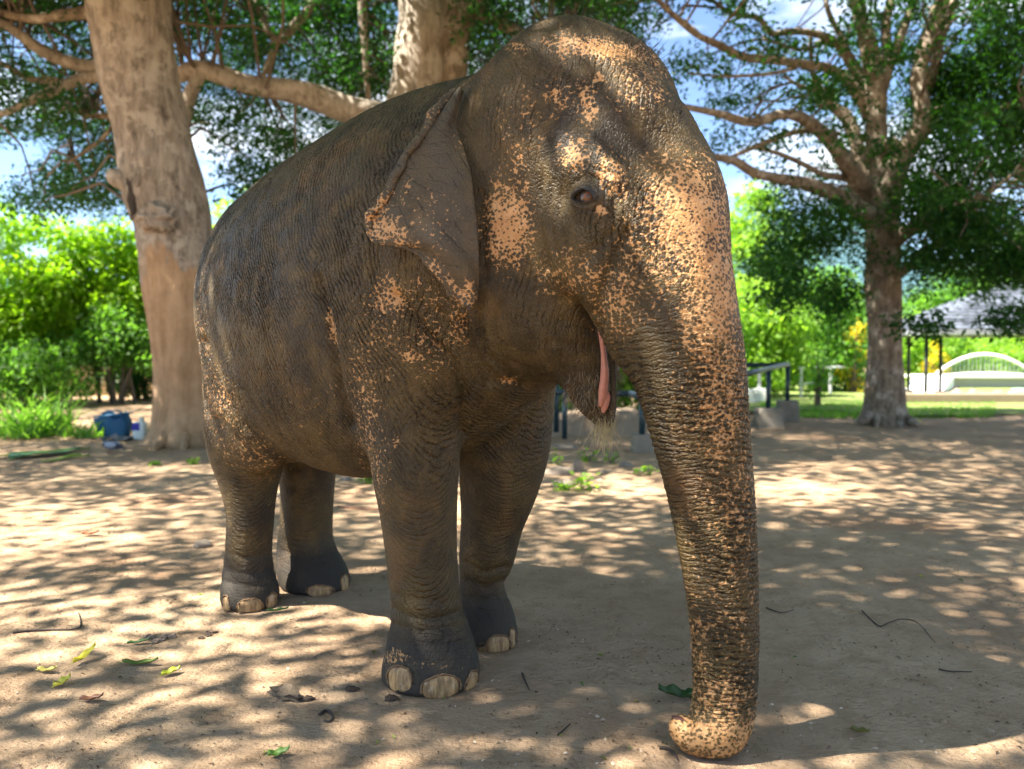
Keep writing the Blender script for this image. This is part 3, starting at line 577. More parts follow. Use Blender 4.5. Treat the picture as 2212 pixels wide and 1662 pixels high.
# hill: the blue of distance haze is put into its colour
t = NT('haze_blue_hill'); v = t.coord(); f = t.noise(v, .02, 6, .7); t.pbr(t.mix(f, (.03, .07, .09), (.07, .13, .15)), 1.0, None, .1)
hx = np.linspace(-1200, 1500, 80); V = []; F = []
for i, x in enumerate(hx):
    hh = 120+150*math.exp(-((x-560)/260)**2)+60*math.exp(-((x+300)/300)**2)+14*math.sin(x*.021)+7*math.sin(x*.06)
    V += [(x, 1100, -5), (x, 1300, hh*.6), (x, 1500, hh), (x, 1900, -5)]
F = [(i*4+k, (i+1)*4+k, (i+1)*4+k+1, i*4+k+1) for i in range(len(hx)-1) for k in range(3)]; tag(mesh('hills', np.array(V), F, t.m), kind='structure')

# ================================================================ the elephant: a signed distance field turned into one skin
# ---------------------------------------------------------------- elephant: signed distance field
BO = np.array([-0.218, 3.465, 0.0]); BF = np.array([0.741, -0.672, 0.0]); BL = np.array([0.672, 0.741, 0.0])
def bp(u, v, z): return BO + u*BF + v*BL + np.array([0, 0, z])
UP = np.array([0, 0, 1.0])
HO = np.array([0.30, 3.03, 2.05]); HF = np.array([0.60, -0.80, 0.0]); HL = np.array([0.80, 0.60, 0.0])
def hp(u, v, w): return HO + u*HF + v*HL + w*UP

class Prim:
    def bounds(self): return self.lo, self.hi
class Chain(Prim):
    """round cones through stations (point, radius); squash=(axis, factor, centre) widens or narrows the section along one axis"""
    def __init__(s, pts, k=0.08, squash=None, region=0):
        A = np.array([list(p)+[r] for p, r in pts], float); s.k = k; s.sq = squash; s.region = region
        A = spline(A, 4) if len(A) > 2 else A
        s.P = list(A[:, :3]); s.R = list(A[:, 3])
        f = 1.0 if squash is None else max(1.0, squash[1])
        s.lo = np.min([p-r*f for p, r in zip(s.P, s.R)], 0); s.hi = np.max([p+r*f for p, r in zip(s.P, s.R)], 0)
        if squash is not None:
            s.P = [s._sq(p) for p in s.P]
    def _sq(s, p):
        a, f, c = s.sq; d = (p-c)@a
        return p + (d*(1.0/f-1.0))[..., None]*a if p.ndim > 1 else p + d*(1.0/f-1.0)*a
    def d(s, X):
        if s.sq is not None: X = s._sq(X)
        out = None
        for a, b, ra, rb in zip(s.P[:-1], s.P[1:], s.R[:-1], s.R[1:]):
            ba = b-a; l2 = max(ba@ba, 1e-9); m = max(ra, rb)+s.k+.07
            if out is None: out = np.full(len(X), .5)
            i = np.nonzero(((X > np.minimum(a, b)-m) & (X < np.maximum(a, b)+m)).all(1))[0]
            q = X[i]-a; t = np.clip((q@ba)/l2, 0, 1)
            out[i] = np.minimum(out[i], np.linalg.norm(q-t[:, None]*ba, axis=1) - (ra+(rb-ra)*t))
        return out
class Ell(Prim):
    def __init__(s, c, r, axes=None, k=0.08, region=0):
        s.c = np.array(c, float); s.r = np.array(r, float); s.A = np.eye(3) if axes is None else np.array(axes, float); s.k = k; s.region = region
        m = max(r); s.lo = s.c-m; s.hi = s.c+m
    def d(s, X):
        q = (X-s.c)@s.A.T
        k0 = np.linalg.norm(q/s.r, axis=1); k1 = np.linalg.norm(q/(s.r*s.r), axis=1)
        return k0*(k0-1.0)/np.maximum(k1, 1e-6)
def smin(a, b, k):
    h = np.maximum(k-np.abs(a-b), 0)/k
    return np.minimum(a, b)-h*h*k*0.25
def smax(a, b, k): return -smin(-a, -b, k)

BAX = np.array([BF, BL, UP]); HAX = np.array([HF, HL, UP])
def tilt(_, ang, AX):
    """axes AX rotated about its lateral axis (ang > 0 lifts the forward axis)"""
    f, l, u = AX; c, s = math.cos(ang), math.sin(ang)
    return np.array([c*f+s*u, l, c*u-s*f])

def mesh_from_sdf(prims, carves, h=0.02, pad=0.06):
    # grid aligned with the body
    allp = prims
    R = np.array([BF, BL, UP])          # rows
    lo = np.full(3, 1e9); hi = np.full(3, -1e9)
    def gb(p):
        a, b = p.lo, p.hi
        c = np.array([[x, y, z] for x in (a[0], b[0]) for y in (a[1], b[1]) for z in (a[2], b[2])])
        q = (c-BO)@R.T
        return q.min(0), q.max(0)
    B = [gb(p) for p in allp]
    for a, b in B: lo = np.minimum(lo, a); hi = np.maximum(hi, b)
    lo -= pad+h; hi += pad+h
    n = np.ceil((hi-lo)/h).astype(int)+1
    D = np.full(n, 0.5, np.float32)
    def sub(a, b, m):
        i0 = np.maximum(np.floor((a-m-lo)/h).astype(int), 0); i1 = np.minimum(np.ceil((b+m-lo)/h).astype(int)+1, n)
        g = np.stack(np.meshgrid(*[lo[k]+h*np.arange(i0[k], i1[k]) for k in range(3)], indexing='ij'), -1).reshape(-1, 3)
        return i0, i1, BO + g@R
    for p, (a, b) in zip(allp, B):
        i0, i1, X = sub(a, b, pad+p.k)
        sl = tuple(slice(i0[k], i1[k]) for k in range(3))
        d = p.d(X).reshape(D[sl].shape).astype(np.float32)
        D[sl] = smin(D[sl], d, p.k)
    for p in carves:
        a, b = gb(p)
        i0, i1, X = sub(a, b, pad)
        sl = tuple(slice(i0[k], i1[k]) for k in range(3))
        d = p.d(X).reshape(D[sl].shape).astype(np.float32)
        D[sl] = smax(D[sl], -d, p.k)
    zz = lo[2]+h*np.arange(n[2]); D = smax(D, np.broadcast_to((.004-zz)[None, None, :], D.shape), .02)
    return surface_nets(D.astype(np.float32), lo, h, R)

def surface_nets(D, lo, h, R):
    n = np.array(D.shape); ins = D < 0
    c = ins[:-1, :-1, :-1].astype(np.int8)
    cnt = np.zeros(n-1, np.int8)
    for dx in (0, 1):
        for dy in (0, 1):
            for dz in (0, 1):
                cnt += ins[dx:n[0]-1+dx, dy:n[1]-1+dy, dz:n[2]-1+dz]
    act = (cnt > 0) & (cnt < 8)
    idx = np.full(n-1, -1, np.int64); ijk = np.argwhere(act); idx[act] = np.arange(len(ijk))
    acc = np.zeros((len(ijk), 3)); w = np.zeros(len(ijk))
    corners = [(a, b, c2) for a in (0, 1) for b in (0, 1) for c2 in (0, 1)]
    val = {cr: D[ijk[:, 0]+cr[0], ijk[:, 1]+cr[1], ijk[:, 2]+cr[2]].astype(float) for cr in corners}
    for A in corners:
        for ax in range(3):
            if A[ax] == 0:
                Bc = list(A); Bc[ax] = 1; Bc = tuple(Bc)
                a, b = val[A], val[Bc]; m = (a < 0) != (b < 0)
                t = np.where(m, a/np.where(m, a-b, 1), 0)
                p = np.array(A, float)[None, :].repeat(len(ijk), 0); p[:, ax] += t
                acc += p*m[:, None]; w += m
    V = lo + h*(ijk + acc/w[:, None])
    Q = []
    for ax in range(3):
        o = [(0, 1), (0, 1), (0, 1)]
        e = np.take(ins, range(n[ax]-1), ax) != np.take(ins, range(1, n[ax]), ax)
        E = np.argwhere(e); b1, b2 = (ax+1) % 3, (ax+2) % 3
        ok = (E[:, b1] > 0) & (E[:, b2] > 0) & (E[:, b1] < n[b1]-1) & (E[:, b2] < n[b2]-1); E = E[ok]
        f = ins[E[:, 0], E[:, 1], E[:, 2]]
        def cell(d1, d2):
            F = E.copy(); F[:, b1] -= d1; F[:, b2] -= d2
            return idx[F[:, 0], F[:, 1], F[:, 2]]
        q = np.stack([cell(1, 1), cell(0, 1), cell(0, 0), cell(1, 0)], 1)
        q[~f] = q[~f][:, ::-1]; Q.append(q)
    return BO + V@R, np.concatenate(Q)
def on_plane(px, py, O, n, v):
    d = ray(px, py); o = np.array([0, 0, CAM_H]); t = (v-(o-O)@n)/(d@n)
    return o+t*d
def hv(px, py, v): return on_plane(px, py, HO, HL, v)
def bv(px, py, v): return on_plane(px, py, BO, BL, v)
TRUNK = [ # centre x, y, half width px, depth
 (1400, 330, 112, 2.86), (1432, 420, 126, 2.78), (1445, 500, 126, 2.73), (1450, 580, 125, 2.71), (1457, 640, 127, 2.70), (1470, 720, 126, 2.69), (1487, 800, 121, 2.685), (1506, 900, 109, 2.68),
 (1524, 1000, 98, 2.675), (1540, 1100, 90, 2.67), (1552, 1200, 83, 2.665), (1561, 1300, 76, 2.66), (1566, 1400, 72, 2.655), (1566, 1480, 69, 2.65), (1562, 1535, 68, 2.645), (1548, 1573, 64, 2.635), (1522, 1592, 46, 2.62), (1492, 1588, 38, 2.605), (1471, 1570, 30, 2.60)]
LEG_NF = (3.27, [(905, 800, 118, .04), (896, 900, 105, .02), (897, 1000, 95, 0), (904, 1100, 83, 0), (911, 1200, 76, 0), (919, 1290, 75, 0), (924, 1340, 80, 0), (929, 1390, 92, 0), (931, 1440, 104, -.01), (931, 1475, 109, -.02), (931, 1500, 108, -.02)])
LEG_FF = (3.70, [(1080, 790, 120, .02), (1088, 900, 106, 0), (1088, 980, 96, 0), (1076, 1060, 82, 0), (1063, 1130, 67, 0), (1052, 1200, 60, 0), (1040, 1260, 46, 0), (1046, 1310, 56, 0), (1056, 1355, 60, -.02), (1060, 1390, 60, -.04), (1060, 1408, 58, -.04)])
LEG_NH = (4.27, [(552, 860, 108, .06), (538, 950, 88, .04), (538, 1030, 64, .02), (541, 1110, 50, 0), (537, 1190, 49, 0), (537, 1245, 55, 0), (540, 1280, 61, -.01), (541, 1310, 62, -.02), (541, 1322, 60, -.02)])
LEG_FH = (4.62, [(662, 880, 90, .02), (664, 1010, 62, 0), (663, 1110, 55, 0), (660, 1180, 60, 0), (670, 1230, 70, -.02), (682, 1262, 74, -.05), (686, 1284, 74, -.06)])
def leg(L, k=.07):
    Y, st = L
    return Chain([(at(x, y, Y+dy), rad(w, Y+dy)) for x, y, w, dy in st], k=k)
def elephant_prims():
    P = []; C = []
    # torso: (u, z centre, half height), half width 0.74 of it
    tors = [(-1.38, 1.66, .56), (-1.22, 1.62, .69), (-0.95, 1.585, .80), (-0.62, 1.60, .845), (-0.30, 1.69, .80), (-0.05, 1.78, .70), (0.16, 1.80, .58)]
    P.append(Chain([(bp(u, 0, z), h) for u, z, h in tors], k=0.10, squash=(BL, 0.74, BO)))
    P.append(Chain([(bp(-1.36, 0, 2.05), .16), (bp(-0.9, 0, 2.28), .14), (bp(-0.4, 0, 2.37), .14), (bp(0.05, 0, 2.36), .15), (bp(.3, 0, 2.33), .18)], k=.16))   # spine
    for v in (-.15, .17): P.append(Ell(bp(-1.37, v, 1.60), (.33, .29, .55), BAX, k=.14))     # rump
    for v in (-.26, .26): P.append(Ell(bp(-1.27, v, 1.22), (.27, .21, .48), tilt(0, .1, BAX), k=.14))     # thighs
    for v in (-.30, .30): P.append(Ell(bp(-0.06, v, 1.58), (.34, .22, .66), tilt(0, -.10, BAX), k=.12))   # shoulders
    P.append(Ell(bp(.08, 0, 1.50), (.28, .36, .34), BAX, k=.12))                                           # chest
    for L in (LEG_NF, LEG_FF, LEG_NH, LEG_FH): P.append(leg(L))
    # toes : low pads along the front of each foot
    for L, n in ((LEG_NF, 5), (LEG_FF, 5), (LEG_NH, 4), (LEG_FH, 4)):
        pass
    # ---- neck
    P.append(Chain([(bp(-.05, 0, 1.84), .55), (hp(-.45, 0, .0), .47), (hp(-.18, 0, .04), .42)], k=.10, squash=(HL, .80, HO)))
    P.append(Chain([(bp(.02, 0, 1.45), .36), (hp(-.40, 0, -.56), .27), (hp(-.16, 0, -.60), .17)], k=.12))       # throat
    # ---- head
    for v in (-.14, .10):
        P.append(Ell(hv(1196, 258, -.14)+(v+.14)*HL-(UP*.035 if v > 0 else 0), (.33, .24, .355), tilt(0, -.25, HAX), k=.20))
    P.append(Ell(hv(1232, 345, 0), (.39, .33, .38), HAX, k=.12))
    P.append(Ell(hv(1335, 285, -.10), (.17, .15, .19), HAX, k=.12))
    P.append(Ell(hv(1195, 500, 0), (.36, .335, .36), HAX, k=.10))      # cheeks
    for s in (-1, 1):
        m = 0 if s < 0 else 1
        P.append(Ell(hv(1100, 490, -.27)+m*.54*HL, (.13, .10, .18), HAX, k=.12))    # cheek bone
        P.append(Ell(hv(1275, 365, -.255)+m*.51*HL, (.16, .06, .06), tilt(0, -.45, HAX), k=.13))   # brow ridge
        P.append(Ell(hv(1262, 500, -.20)+m*.40*HL, (.20, .12, .22), HAX, k=.12))    # under the eye
        P.append(Chain([(hv(1340, 500, -.15)+m*.30*HL, .14), (hv(1345, 640, -.12)+m*.24*HL, .13), (hv(1368, 740, -.08)+m*.16*HL, .085)], k=.10))  # upper lip sheath
        P.append(Chain([(hv(1120, 590, -.17)+m*.34*HL, .21), (hv(1190, 680, -.12)+m*.24*HL, .18), (hv(1255, 780, -.035)+m*.07*HL, .09)], k=.10))   # jaw
    P.append(Chain([(bp(-1.70, 0, 1.95), .07), (bp(-1.78, .02, 1.6), .05), (bp(-1.76, .03, 1.2), .03), (bp(-1.74, .03, .8), .02)], k=.05))   # tail
    P.append(Chain([(hv(1250, 765, 0), .115), (hv(1278, 850, 0), .080), (hv(1303, 905, 0), .038)], k=.05))   # lower lip
    P.append(Chain([(at(x, y, Y), rad(w, Y)) for x, y, w, Y in TRUNK], k=.09))
    # ---- carve : mouth slit, groove in the lip, nostril
    C.append(Chain([(hv(1308, 690, 0)+.05*HF, .045), (hv(1330, 770, 0)+.06*HF, .075), (hv(1322, 850, 0)+.06*HF, .065), (hv(1322, 890, 0)+.045*HF, .045)], k=.03))
    C.append(Ell(at(1466, 1554, 2.565), (.030, .036, .022), None, k=.010))
    return P, C

def skin_material(name, disp=True, ear=False):
    t = NT(name); ang = math.atan2(BF[1], BF[0])
    v0 = t.coord(); v = t.mapping(v0, rot=(0, 0, -ang))            # x runs along the body
    wt, wl, wh, pig = t.attr('wt'), t.attr('wl'), t.attr('wh'), t.attr('pig')
    warp = t.vmath('MULTIPLY', t.vmath('SUBTRACT', t.noisec(v, 5.0, 3), (.5, .5, .5)), (.10, .10, .10))
    w = t.vmath('ADD', v, warp)
    def crack(scale, rot, k, src=w):
        d = t.voro(t.mapping(src, scale, rot), 1.0, 'DISTANCE_TO_EDGE')
        return t.rng(d, 0.0, k, 1.0, 0.0)
    def ridge(scale, rot, k, detail=2, src=w):
        n = t.noise(t.mapping(src, scale, rot), 1.0, detail, .5)
        return t.rng(t.math('ABSOLUTE', t.math('SUBTRACT', n, .5)), 0.0, k, 1.0, 0.0)
    sep = t.n('ShaderNodeSeparateXYZ', {0: v}).outputs; U_, V_, Z_ = sep[0], sep[1], sep[2]
    def lin(*cs):   # weighted sum of sockets
        out = None
        for a_, s_ in cs: q_ = t.math('MULTIPLY', a_, s_); out = q_ if out is None else t.math('ADD', out, q_)
        return out
    n1 = t.math('SUBTRACT', t.noise(v, 3.0, 2, .5), .5); n2 = t.math('SUBTRACT', t.noise(v, 10, 3, .55), .5); n3 = t.math('SUBTRACT', t.noise(v, 34, 2, .5), .5)
    def furrow(ph, per, k=.5, warp=(.16, .045, .012)):
        """fine parallel furrows every `per` metres across the field ph, bent and broken by noise"""
        q_ = t.math('DIVIDE', t.math('ADD', ph, lin((n1, warp[0]), (n2, warp[1]), (n3, warp[2]))), per)
        return t.rng(t.math('ABSOLUTE', t.math('SUBTRACT', t.math('FRACT', q_), .5)), 0.0, k*.5, 1.0, 0.0)
    brk = t.rng(t.noise(t.mapping(v, (1, 1, .5)), 16, 3, .6), .34, .60, .15, 1.0)
    brk2 = t.rng(t.noise(t.mapping(v, (1, 1, .5), loc=(7, 2, 4)), 13, 3, .6), .36, .62, .1, 1.0)
    cross = crack((58, 58, 44), (0, -.4, 0), .16)
    body = t.math('ADD', lin((t.math('MULTIPLY', furrow(lin((U_, 1.0), (Z_, .42)), .021, .62), brk), .8), (t.math('MULTIPLY', furrow(lin((U_, .8), (Z_, -.5)), .034, .35), brk2), .35)), t.math('MULTIPLY', cross, .28))
    trunk = t.math('ADD', lin((t.math('MULTIPLY', furrow(lin((Z_, 1.0), (V_, .15)), .024, .55, (.06, .03, .014)), brk), .9), (furrow(lin((Z_, 1.0), (U_, -.2)), .0135, .6, (.06, .03, .012)), .40)), t.math('MULTIPLY', crack((50, 50, 75), (0, .1, 0), .2), .35))
    leg = t.math('ADD', lin((t.math('MULTIPLY', furrow(lin((U_, .75), (V_, -.55), (Z_, .55)), .016, .6, (.07, .022, .007)), brk), .75), (t.math('MULTIPLY', furrow(lin((Z_, 1.0), (U_, .2)), .028, .30, (.05, .02, .006)), brk2), t.rng(Z_, .55, .2, .12, .45))), t.math('MULTIPLY', cross, .30))
    head = t.math('ADD', lin((t.math('MULTIPLY', furrow(lin((U_, .9), (V_, .5), (Z_, -.18)), .026, .40), t.math('MULTIPLY', brk, t.rng(t.noise(v, 3, 2), .4, .65, .1, 1.0))), .75), (t.math('MULTIPLY', furrow(lin((Z_, .9), (U_, .6)), .036, .3), brk2), .22)), t.math('MULTIPLY', crack((75, 75, 62), (0, 0, 0), .22), .28))
    amp = t.rng(t.noise(v, 2.3, 3), .3, .7, .55, 1.25)
    cr = t.mixf(wh, body, head); cr = t.mixf(wl, cr, t.math('MULTIPLY', leg, .6)); cr = t.mixf(wt, cr, trunk); cr = t.math('MULTIPLY', cr, amp)
    cr = t.math('MULTIPLY', cr, t.math('MULTIPLY', t.rng(pig, .45, .95, 1.0, .40), t.rng(Z_, .07, .20, .35, 1.0)))   # the pale patches and the trunk tip are smoother
    if ear: cr = lin((t.math('MULTIPLY', furrow(lin((U_, .6), (V_, .5), (Z_, .6)), .045, .3), brk2), .7), (t.math('MULTIPLY', furrow(lin((Z_, 1.0), (U_, .3)), .05, .25), brk), .4), (crack((60, 60, 60), (0, 0, 0), .2), .3))
    fine = t.noise(v, 130, 5, .65)
    lump = t.noise(v, 11, 4, .6)
    # colour
    big = t.noise(v, 2.6, 5, .6, .4); mid = t.noise(v, 9, 6, .65)
    base = t.mix(t.rng(big, .32, .68), (.025, .0172, .0076), (.066, .0435, .0150))
    base = t.mix(t.rng(mid, .42, .75, 0, .7), base, (.120, .080, .028))
    oc = t.rng(t.noise(t.mapping(v, loc=(3, 1, 7)), 3.1, 4, .6), .54, .74, 0, .36)
    base = t.mix(oc, base, (.19, .095, .030))
    base = t.mix(t.rng(fine, .50, .80, 0, .4), base, (.15, .12, .085))
    if ear: base = t.mix(t.rng(t.noise(v, 7, 5, .7), .35, .65, .15, .8), base, (.062, .047, .028))
    base = t.mix(t.math('MULTIPLY', t.attr('sheen_dark'), .6), base, (.020, .023, .027))  # bluish sky sheen of the feet put into the colour; lid rim darkened too
    # unpigmented skin: small dark islands left in it, thinning out to loose pale specks at its rim
    sv = t.vmath('MULTIPLY', t.vmath('ADD', v, t.vmath('MULTIPLY', t.vmath('SUBTRACT', t.noisec(v, 60, 2), (.5, .5, .5)), (.012, .012, .012))), (1, 1, 1))
    sv = t.vmath('MULTIPLY', sv, (1, 1, 1.15))
    d1 = t.voro(sv, 74); d2 = t.voro(t.mapping(sv, loc=(5, 3, 2)), 150)
    nn = t.noise(sv, 52, 4, .7)
    fld = t.math('ADD', t.math('MULTIPLY', d1, .75), t.math('ADD', t.math('MULTIPLY', d2, .25), t.math('MULTIPLY', nn, .55)))   # about .3 .. 1.2
    pg = t.math('ADD', pig, t.math('MULTIPLY', t.math('SUBTRACT', t.noise(v, 14, 4, .65), .5), .75))
    thr = t.rng(pg, 0.0, 1.0, 1.12, .60, smooth=False)
    pink = t.math('MULTIPLY', t.rng(t.math('SUBTRACT', fld, thr), -.10, .13), t.rng(pig, .02, .10))
    pcol = t.mix(t.rng(t.noise(v, 22, 5, .7), .3, .7), (.37, .185, .062), (.50, .295, .130))
    pcol = t.mix(t.rng(fine, .35, .7, 0, .35), pcol, (.40, .20, .10))
    # loose pale flecks of dry mud over the flanks
    fl = t.rng(t.voro(t.mapping(v, (95, 95, 60)), 1.0), .16, .06); fl = t.math('MULTIPLY', fl, t.rng(t.noise(v, 3.4, 4, .6), .55, .70))
    base = t.mix(t.math('MULTIPLY', fl, .8), base, (.42, .31, .18))
    col = t.mix(pink, base, pcol)
    col = t.mix(t.math('MULTIPLY', t.rng(cr, .25, 1.2, 0, .7), t.math('SUBTRACT', 1.0, t.math('MULTIPLY', pink, .3))), col, (.008, .006, .005))   # grime, and crease shade put into the colour for wrinkle contrast
    rough = t.rng(mid, .2, .8, .38, .62)
    rough = t.mixf(t.attr('sheen_dark'), rough, .72)
    if ear: rough = .68
    hb = t.math('ADD', t.math('MULTIPLY', cr, -1.0), t.math('ADD', t.math('MULTIPLY', fine, .30), t.math('MULTIPLY', lump, .6)))
    if disp:
        t.pbr(col, rough, t.bump(t.math('ADD', t.math('MULTIPLY', fine, .7), t.math('MULTIPLY', cr, -.6)), .35, .006), .28)
        D = t.n('ShaderNodeDisplacement', {'Height': hb, 'Midlevel': 0.0, 'Scale': .0070}); t.t.links.new(D.outputs[0], t.out.inputs['Displacement'])
        t.m.displacement_method = 'BOTH'
    else:
        t.pbr(col, rough, t.bump(hb, .6, .008), .45)
    return t.m

SKIN = skin_material('elephant_skin'); SKIN_EAR = skin_material('ear_skin', False, True)

EP, EC = elephant_prims()
EV, EQ = mesh_from_sdf(EP, EC, h=.0135)
def relax(V, Q, n, lam=.5):
    E = np.concatenate([Q[:, [0, 1]], Q[:, [1, 2]], Q[:, [2, 3]], Q[:, [3, 0]]]); deg = np.bincount(E.ravel(), minlength=len(V))
    for _ in range(n):
        S = np.zeros_like(V)
        for k in range(3):
            S[:, k] = np.bincount(E[:, 0], V[E[:, 1], k], len(V)) + np.bincount(E[:, 1], V[E[:, 0], k], len(V))
        V = V + lam*(S/np.maximum(deg, 1)[:, None]-V)
    return V
def vnormals(V, Q):
    n = np.cross(V[Q[:, 2]]-V[Q[:, 0]], V[Q[:, 3]]-V[Q[:, 1]]); N = np.zeros_like(V)
    for k in range(4):
        for c in range(3): N[:, c] += np.bincount(Q[:, k], n[:, c], len(V))
    return N/np.maximum(np.linalg.norm(N, axis=1), 1e-9)[:, None]
EV = relax(EV, EQ, 6)
EN = vnormals(EV, EQ)
EX, EY, ED = project(EV)
_z = np.full((110, 150), 1e9); _i = np.clip((EY/16).astype(int), 0, 109); _j = np.clip((EX/16).astype(int), 0, 149)
np.minimum.at(_z, (_i, _j), ED)
view = EV-np.array([0, 0, CAM_H]); facing = -(EN*view).sum(1)/np.linalg.norm(view, axis=1)
VIS = (ED < _z[_i, _j]+.16) & (facing > -.1)
def pick(px, py, r=14):
    """the point of the skin seen at a place, and its normal"""
    d = np.hypot(EX-px, EY-py); d = np.where(VIS, d, 1e9); i = np.argsort(d)[:6]
    return EV[i].mean(0), EN[i].mean(0)/np.linalg.norm(EN[i].mean(0))
def seg_dist(px, py, pts):
    out = np.full(len(px), 1e9)
    for (x0, y0), (x1, y1) in zip(pts[:-1], pts[1:]):
        dx, dy = x1-x0, y1-y0; t = np.clip(((px-x0)*dx+(py-y0)*dy)/max(dx*dx+dy*dy, 1e-9), 0, 1)
        out = np.minimum(out, np.hypot(px-x0-t*dx, py-y0-t*dy))
    return out
FOLDS = [([(688, 600), (700, 650), (710, 700), (722, 760), (735, 840), (760, 920)], 8, .026), ([(860, 640), (920, 720), (985, 790), (1005, 850), (1003, 930)], 10, .030), ([(905, 640), (955, 710), (1010, 790), (1030, 830)], 6, .016),
 ([(950, 670), (1000, 750), (1055, 830)], 8, .026), ([(1000, 690), (1028, 765), (1075, 825), (1130, 835)], 8, .028), ([(1040, 640), (1035, 700), (1055, 770), (1110, 815)], 8, .022), ([(1080, 660), (1075, 720), (1100, 780), (1150, 805)], 6, .012),
 ([(440, 740), (475, 850), (525, 920), (580, 975), (640, 1008)], 11, .026), ([(470, 905), (520, 960), (575, 1000)], 8, .012),
 ([(1352, 500), (1325, 560), (1300, 620), (1288, 660), (1294, 720)], 10, .022), ([(1285, 690), (1250, 650), (1225, 640)], 6, .010), ([(1288, 720), (1240, 700), (1205, 690)], 6, .009), ([(1285, 750), (1235, 745), (1190, 740)], 6, .009),
 ([(1220, 820), (1195, 780), (1180, 740)], 7, .012), ([(1250, 850), (1225, 800), (1215, 760)], 6, .010), ([(1170, 800), (1150, 760), (1148, 720)], 6, .010),
 ([(842, 1312), (880, 1332), (940, 1340), (998, 1322)], 7, .018), ([(836, 1345), (900, 1364), (1000, 1352)], 6, .013), ([(845, 1280), (890, 1296), (960, 1300)], 6, .008), ([(826, 1385), (900, 1396), (1020, 1390)], 4, .005), ([(990, 1380), (1000, 1430), (995, 1470)], 5, .009), ([(1004, 1215), (1040, 1238), (1095, 1225)], 6, .015), ([(1008, 1255), (1050, 1270), (1090, 1255)], 6, .015), ([(1010, 1290), (1050, 1300), (1095, 1285)], 6, .012),
 ([(478, 1190), (530, 1205), (590, 1195)], 5, .008), ([(478, 1225), (530, 1240), (595, 1230)], 5, .008), ([(480, 1255), (540, 1268), (600, 1252)], 5, .007), ([(610, 1190), (660, 1205), (725, 1190)], 5, .007),
 ([(1195, 390), (1184, 470), (1204, 550)], 5, .012), ([(1172, 385), (1164, 480), (1182, 580)], 5, .012), ([(1210, 420), (1206, 480), (1222, 540)], 5, .010), ([(1335, 480), (1300, 535), (1255, 575)], 5, .012), ([(1322, 500), (1290, 530), (1250, 552)], 5, .009), ([(1345, 430), (1335, 390), (1300, 365)], 6, .011), ([(1225, 440), (1228, 400), (1262, 378), (1300, 388), (1326, 430), (1322, 470)], 6, .020), ([(1236, 470), (1262, 488), (1296, 486)], 6, .012), ([(1212, 430), (1218, 385), (1262, 358), (1312, 372)], 6, .010), ([(1040, 420), (1042, 500), (1046, 600)], 12, .020),
 ([(1010, 330), (1050, 400), (1100, 410)], 6, .005), ([(560, 520), (620, 480), (660, 420)], 9, .005)]
for pts, w, dep in FOLDS:
    g = np.exp(-(seg_dist(EX, EY, pts)/w)**2)*VIS
    EV = EV - EN*(g*dep)[:, None]
EV = relax(EV, EQ, 1, .3)
# patches of pale skin: centre, radii, tilt, strength
PIG = [((1485, 475), (92, 115), 0, .92), ((1535, 640), (65, 180), 0, .82), ((1420, 560), (85, 105), 0, .52), ((1560, 840), (55, 200), 0, .64), ((1590, 1080), (45, 220), 0, .44), ((1500, 880), (55, 100), 0, .27), ((1540, 1150), (60, 200), 0, .24), ((1570, 1350), (70, 200), 0, .30),
 ((1555, 1505), (75, 55), 0, .62), ((1545, 1590), (120, 62), 0, .80), ((1470, 1580), (40, 40), 0, .8), ((1510, 1400), (25, 120), 0, .5),
 ((1098, 485), (50, 82), 0, .92), ((1100, 370), (35, 60), 0, .32), ((1235, 590), (70, 50), 0, .44), ((1330, 650), (55, 75), 0, .56), ((1440, 380), (80, 50), 0, .45), ((1320, 380), (28, 55), -.5, .72), ((1240, 335), (32, 34), 0, .72), ((1270, 220), (22, 50), 0, .62), ((1205, 210), (32, 34), 0, .50), ((1120, 335), (22, 40), 0, .42),
 ((1295, 108), (105, 22), .14, .95), ((1222, 95), (22, 34), 0, .7), ((1380, 175), (65, 60), 0, .42), ((1120, 105), (22, 14), 0, .6), ((1292, 168), (12, 10), 0, 1.0), ((1420, 210), (8, 8), 0, .9), ((1130, 250), (60, 60), 0, .25), ((1300, 455), (12, 9), .5, 1.3),
 ((845, 640), (34, 42), -.4, .72), ((925, 640), (60, 35), 0, .32), ((885, 770), (22, 14), 0, .8), ((796, 900), (30, 190), -.12, .38), ((825, 720), (50, 90), 0, .26), ((990, 700), (20, 60), 0, .5), ((930, 750), (60, 60), 0, .33), ((1100, 828), (20, 10), 0, .8),
 ((715, 715), (10, 50), -.2, .7), ((468, 860), (34, 70), -.2, .42), ((540, 975), (80, 40), .5, .30), ((436, 720), (18, 130), 0, .28), ((855, 955), (8, 10), 0, .9), ((560, 640), (150, 150), 0, .05), ((700, 900), (160, 120), 0, .07), ((640, 420), (150, 60), -.6, .05), ((900, 440), (1, 1), 0, 0),
 ((850, 1420), (26, 16), 0, .6), ((930, 1440), (110, 12), 0, .1)]
def blobs(px, py, vis, L=PIG):
    out = np.zeros(len(px))
    for (cx, cy_), (rx, ry), a, s in L:
        c, sn = math.cos(a), math.sin(a); dx, dy = px-cx, py-cy_
        q = np.hypot((c*dx+sn*dy)/rx, (-sn*dx+c*dy)/ry)
        out = np.maximum(out, s*np.clip(1.30-q*.75, 0, 1)*np.clip((1.7-q)/.6, 0, 1))
    return out*vis
pig = blobs(EX, EY, VIS)
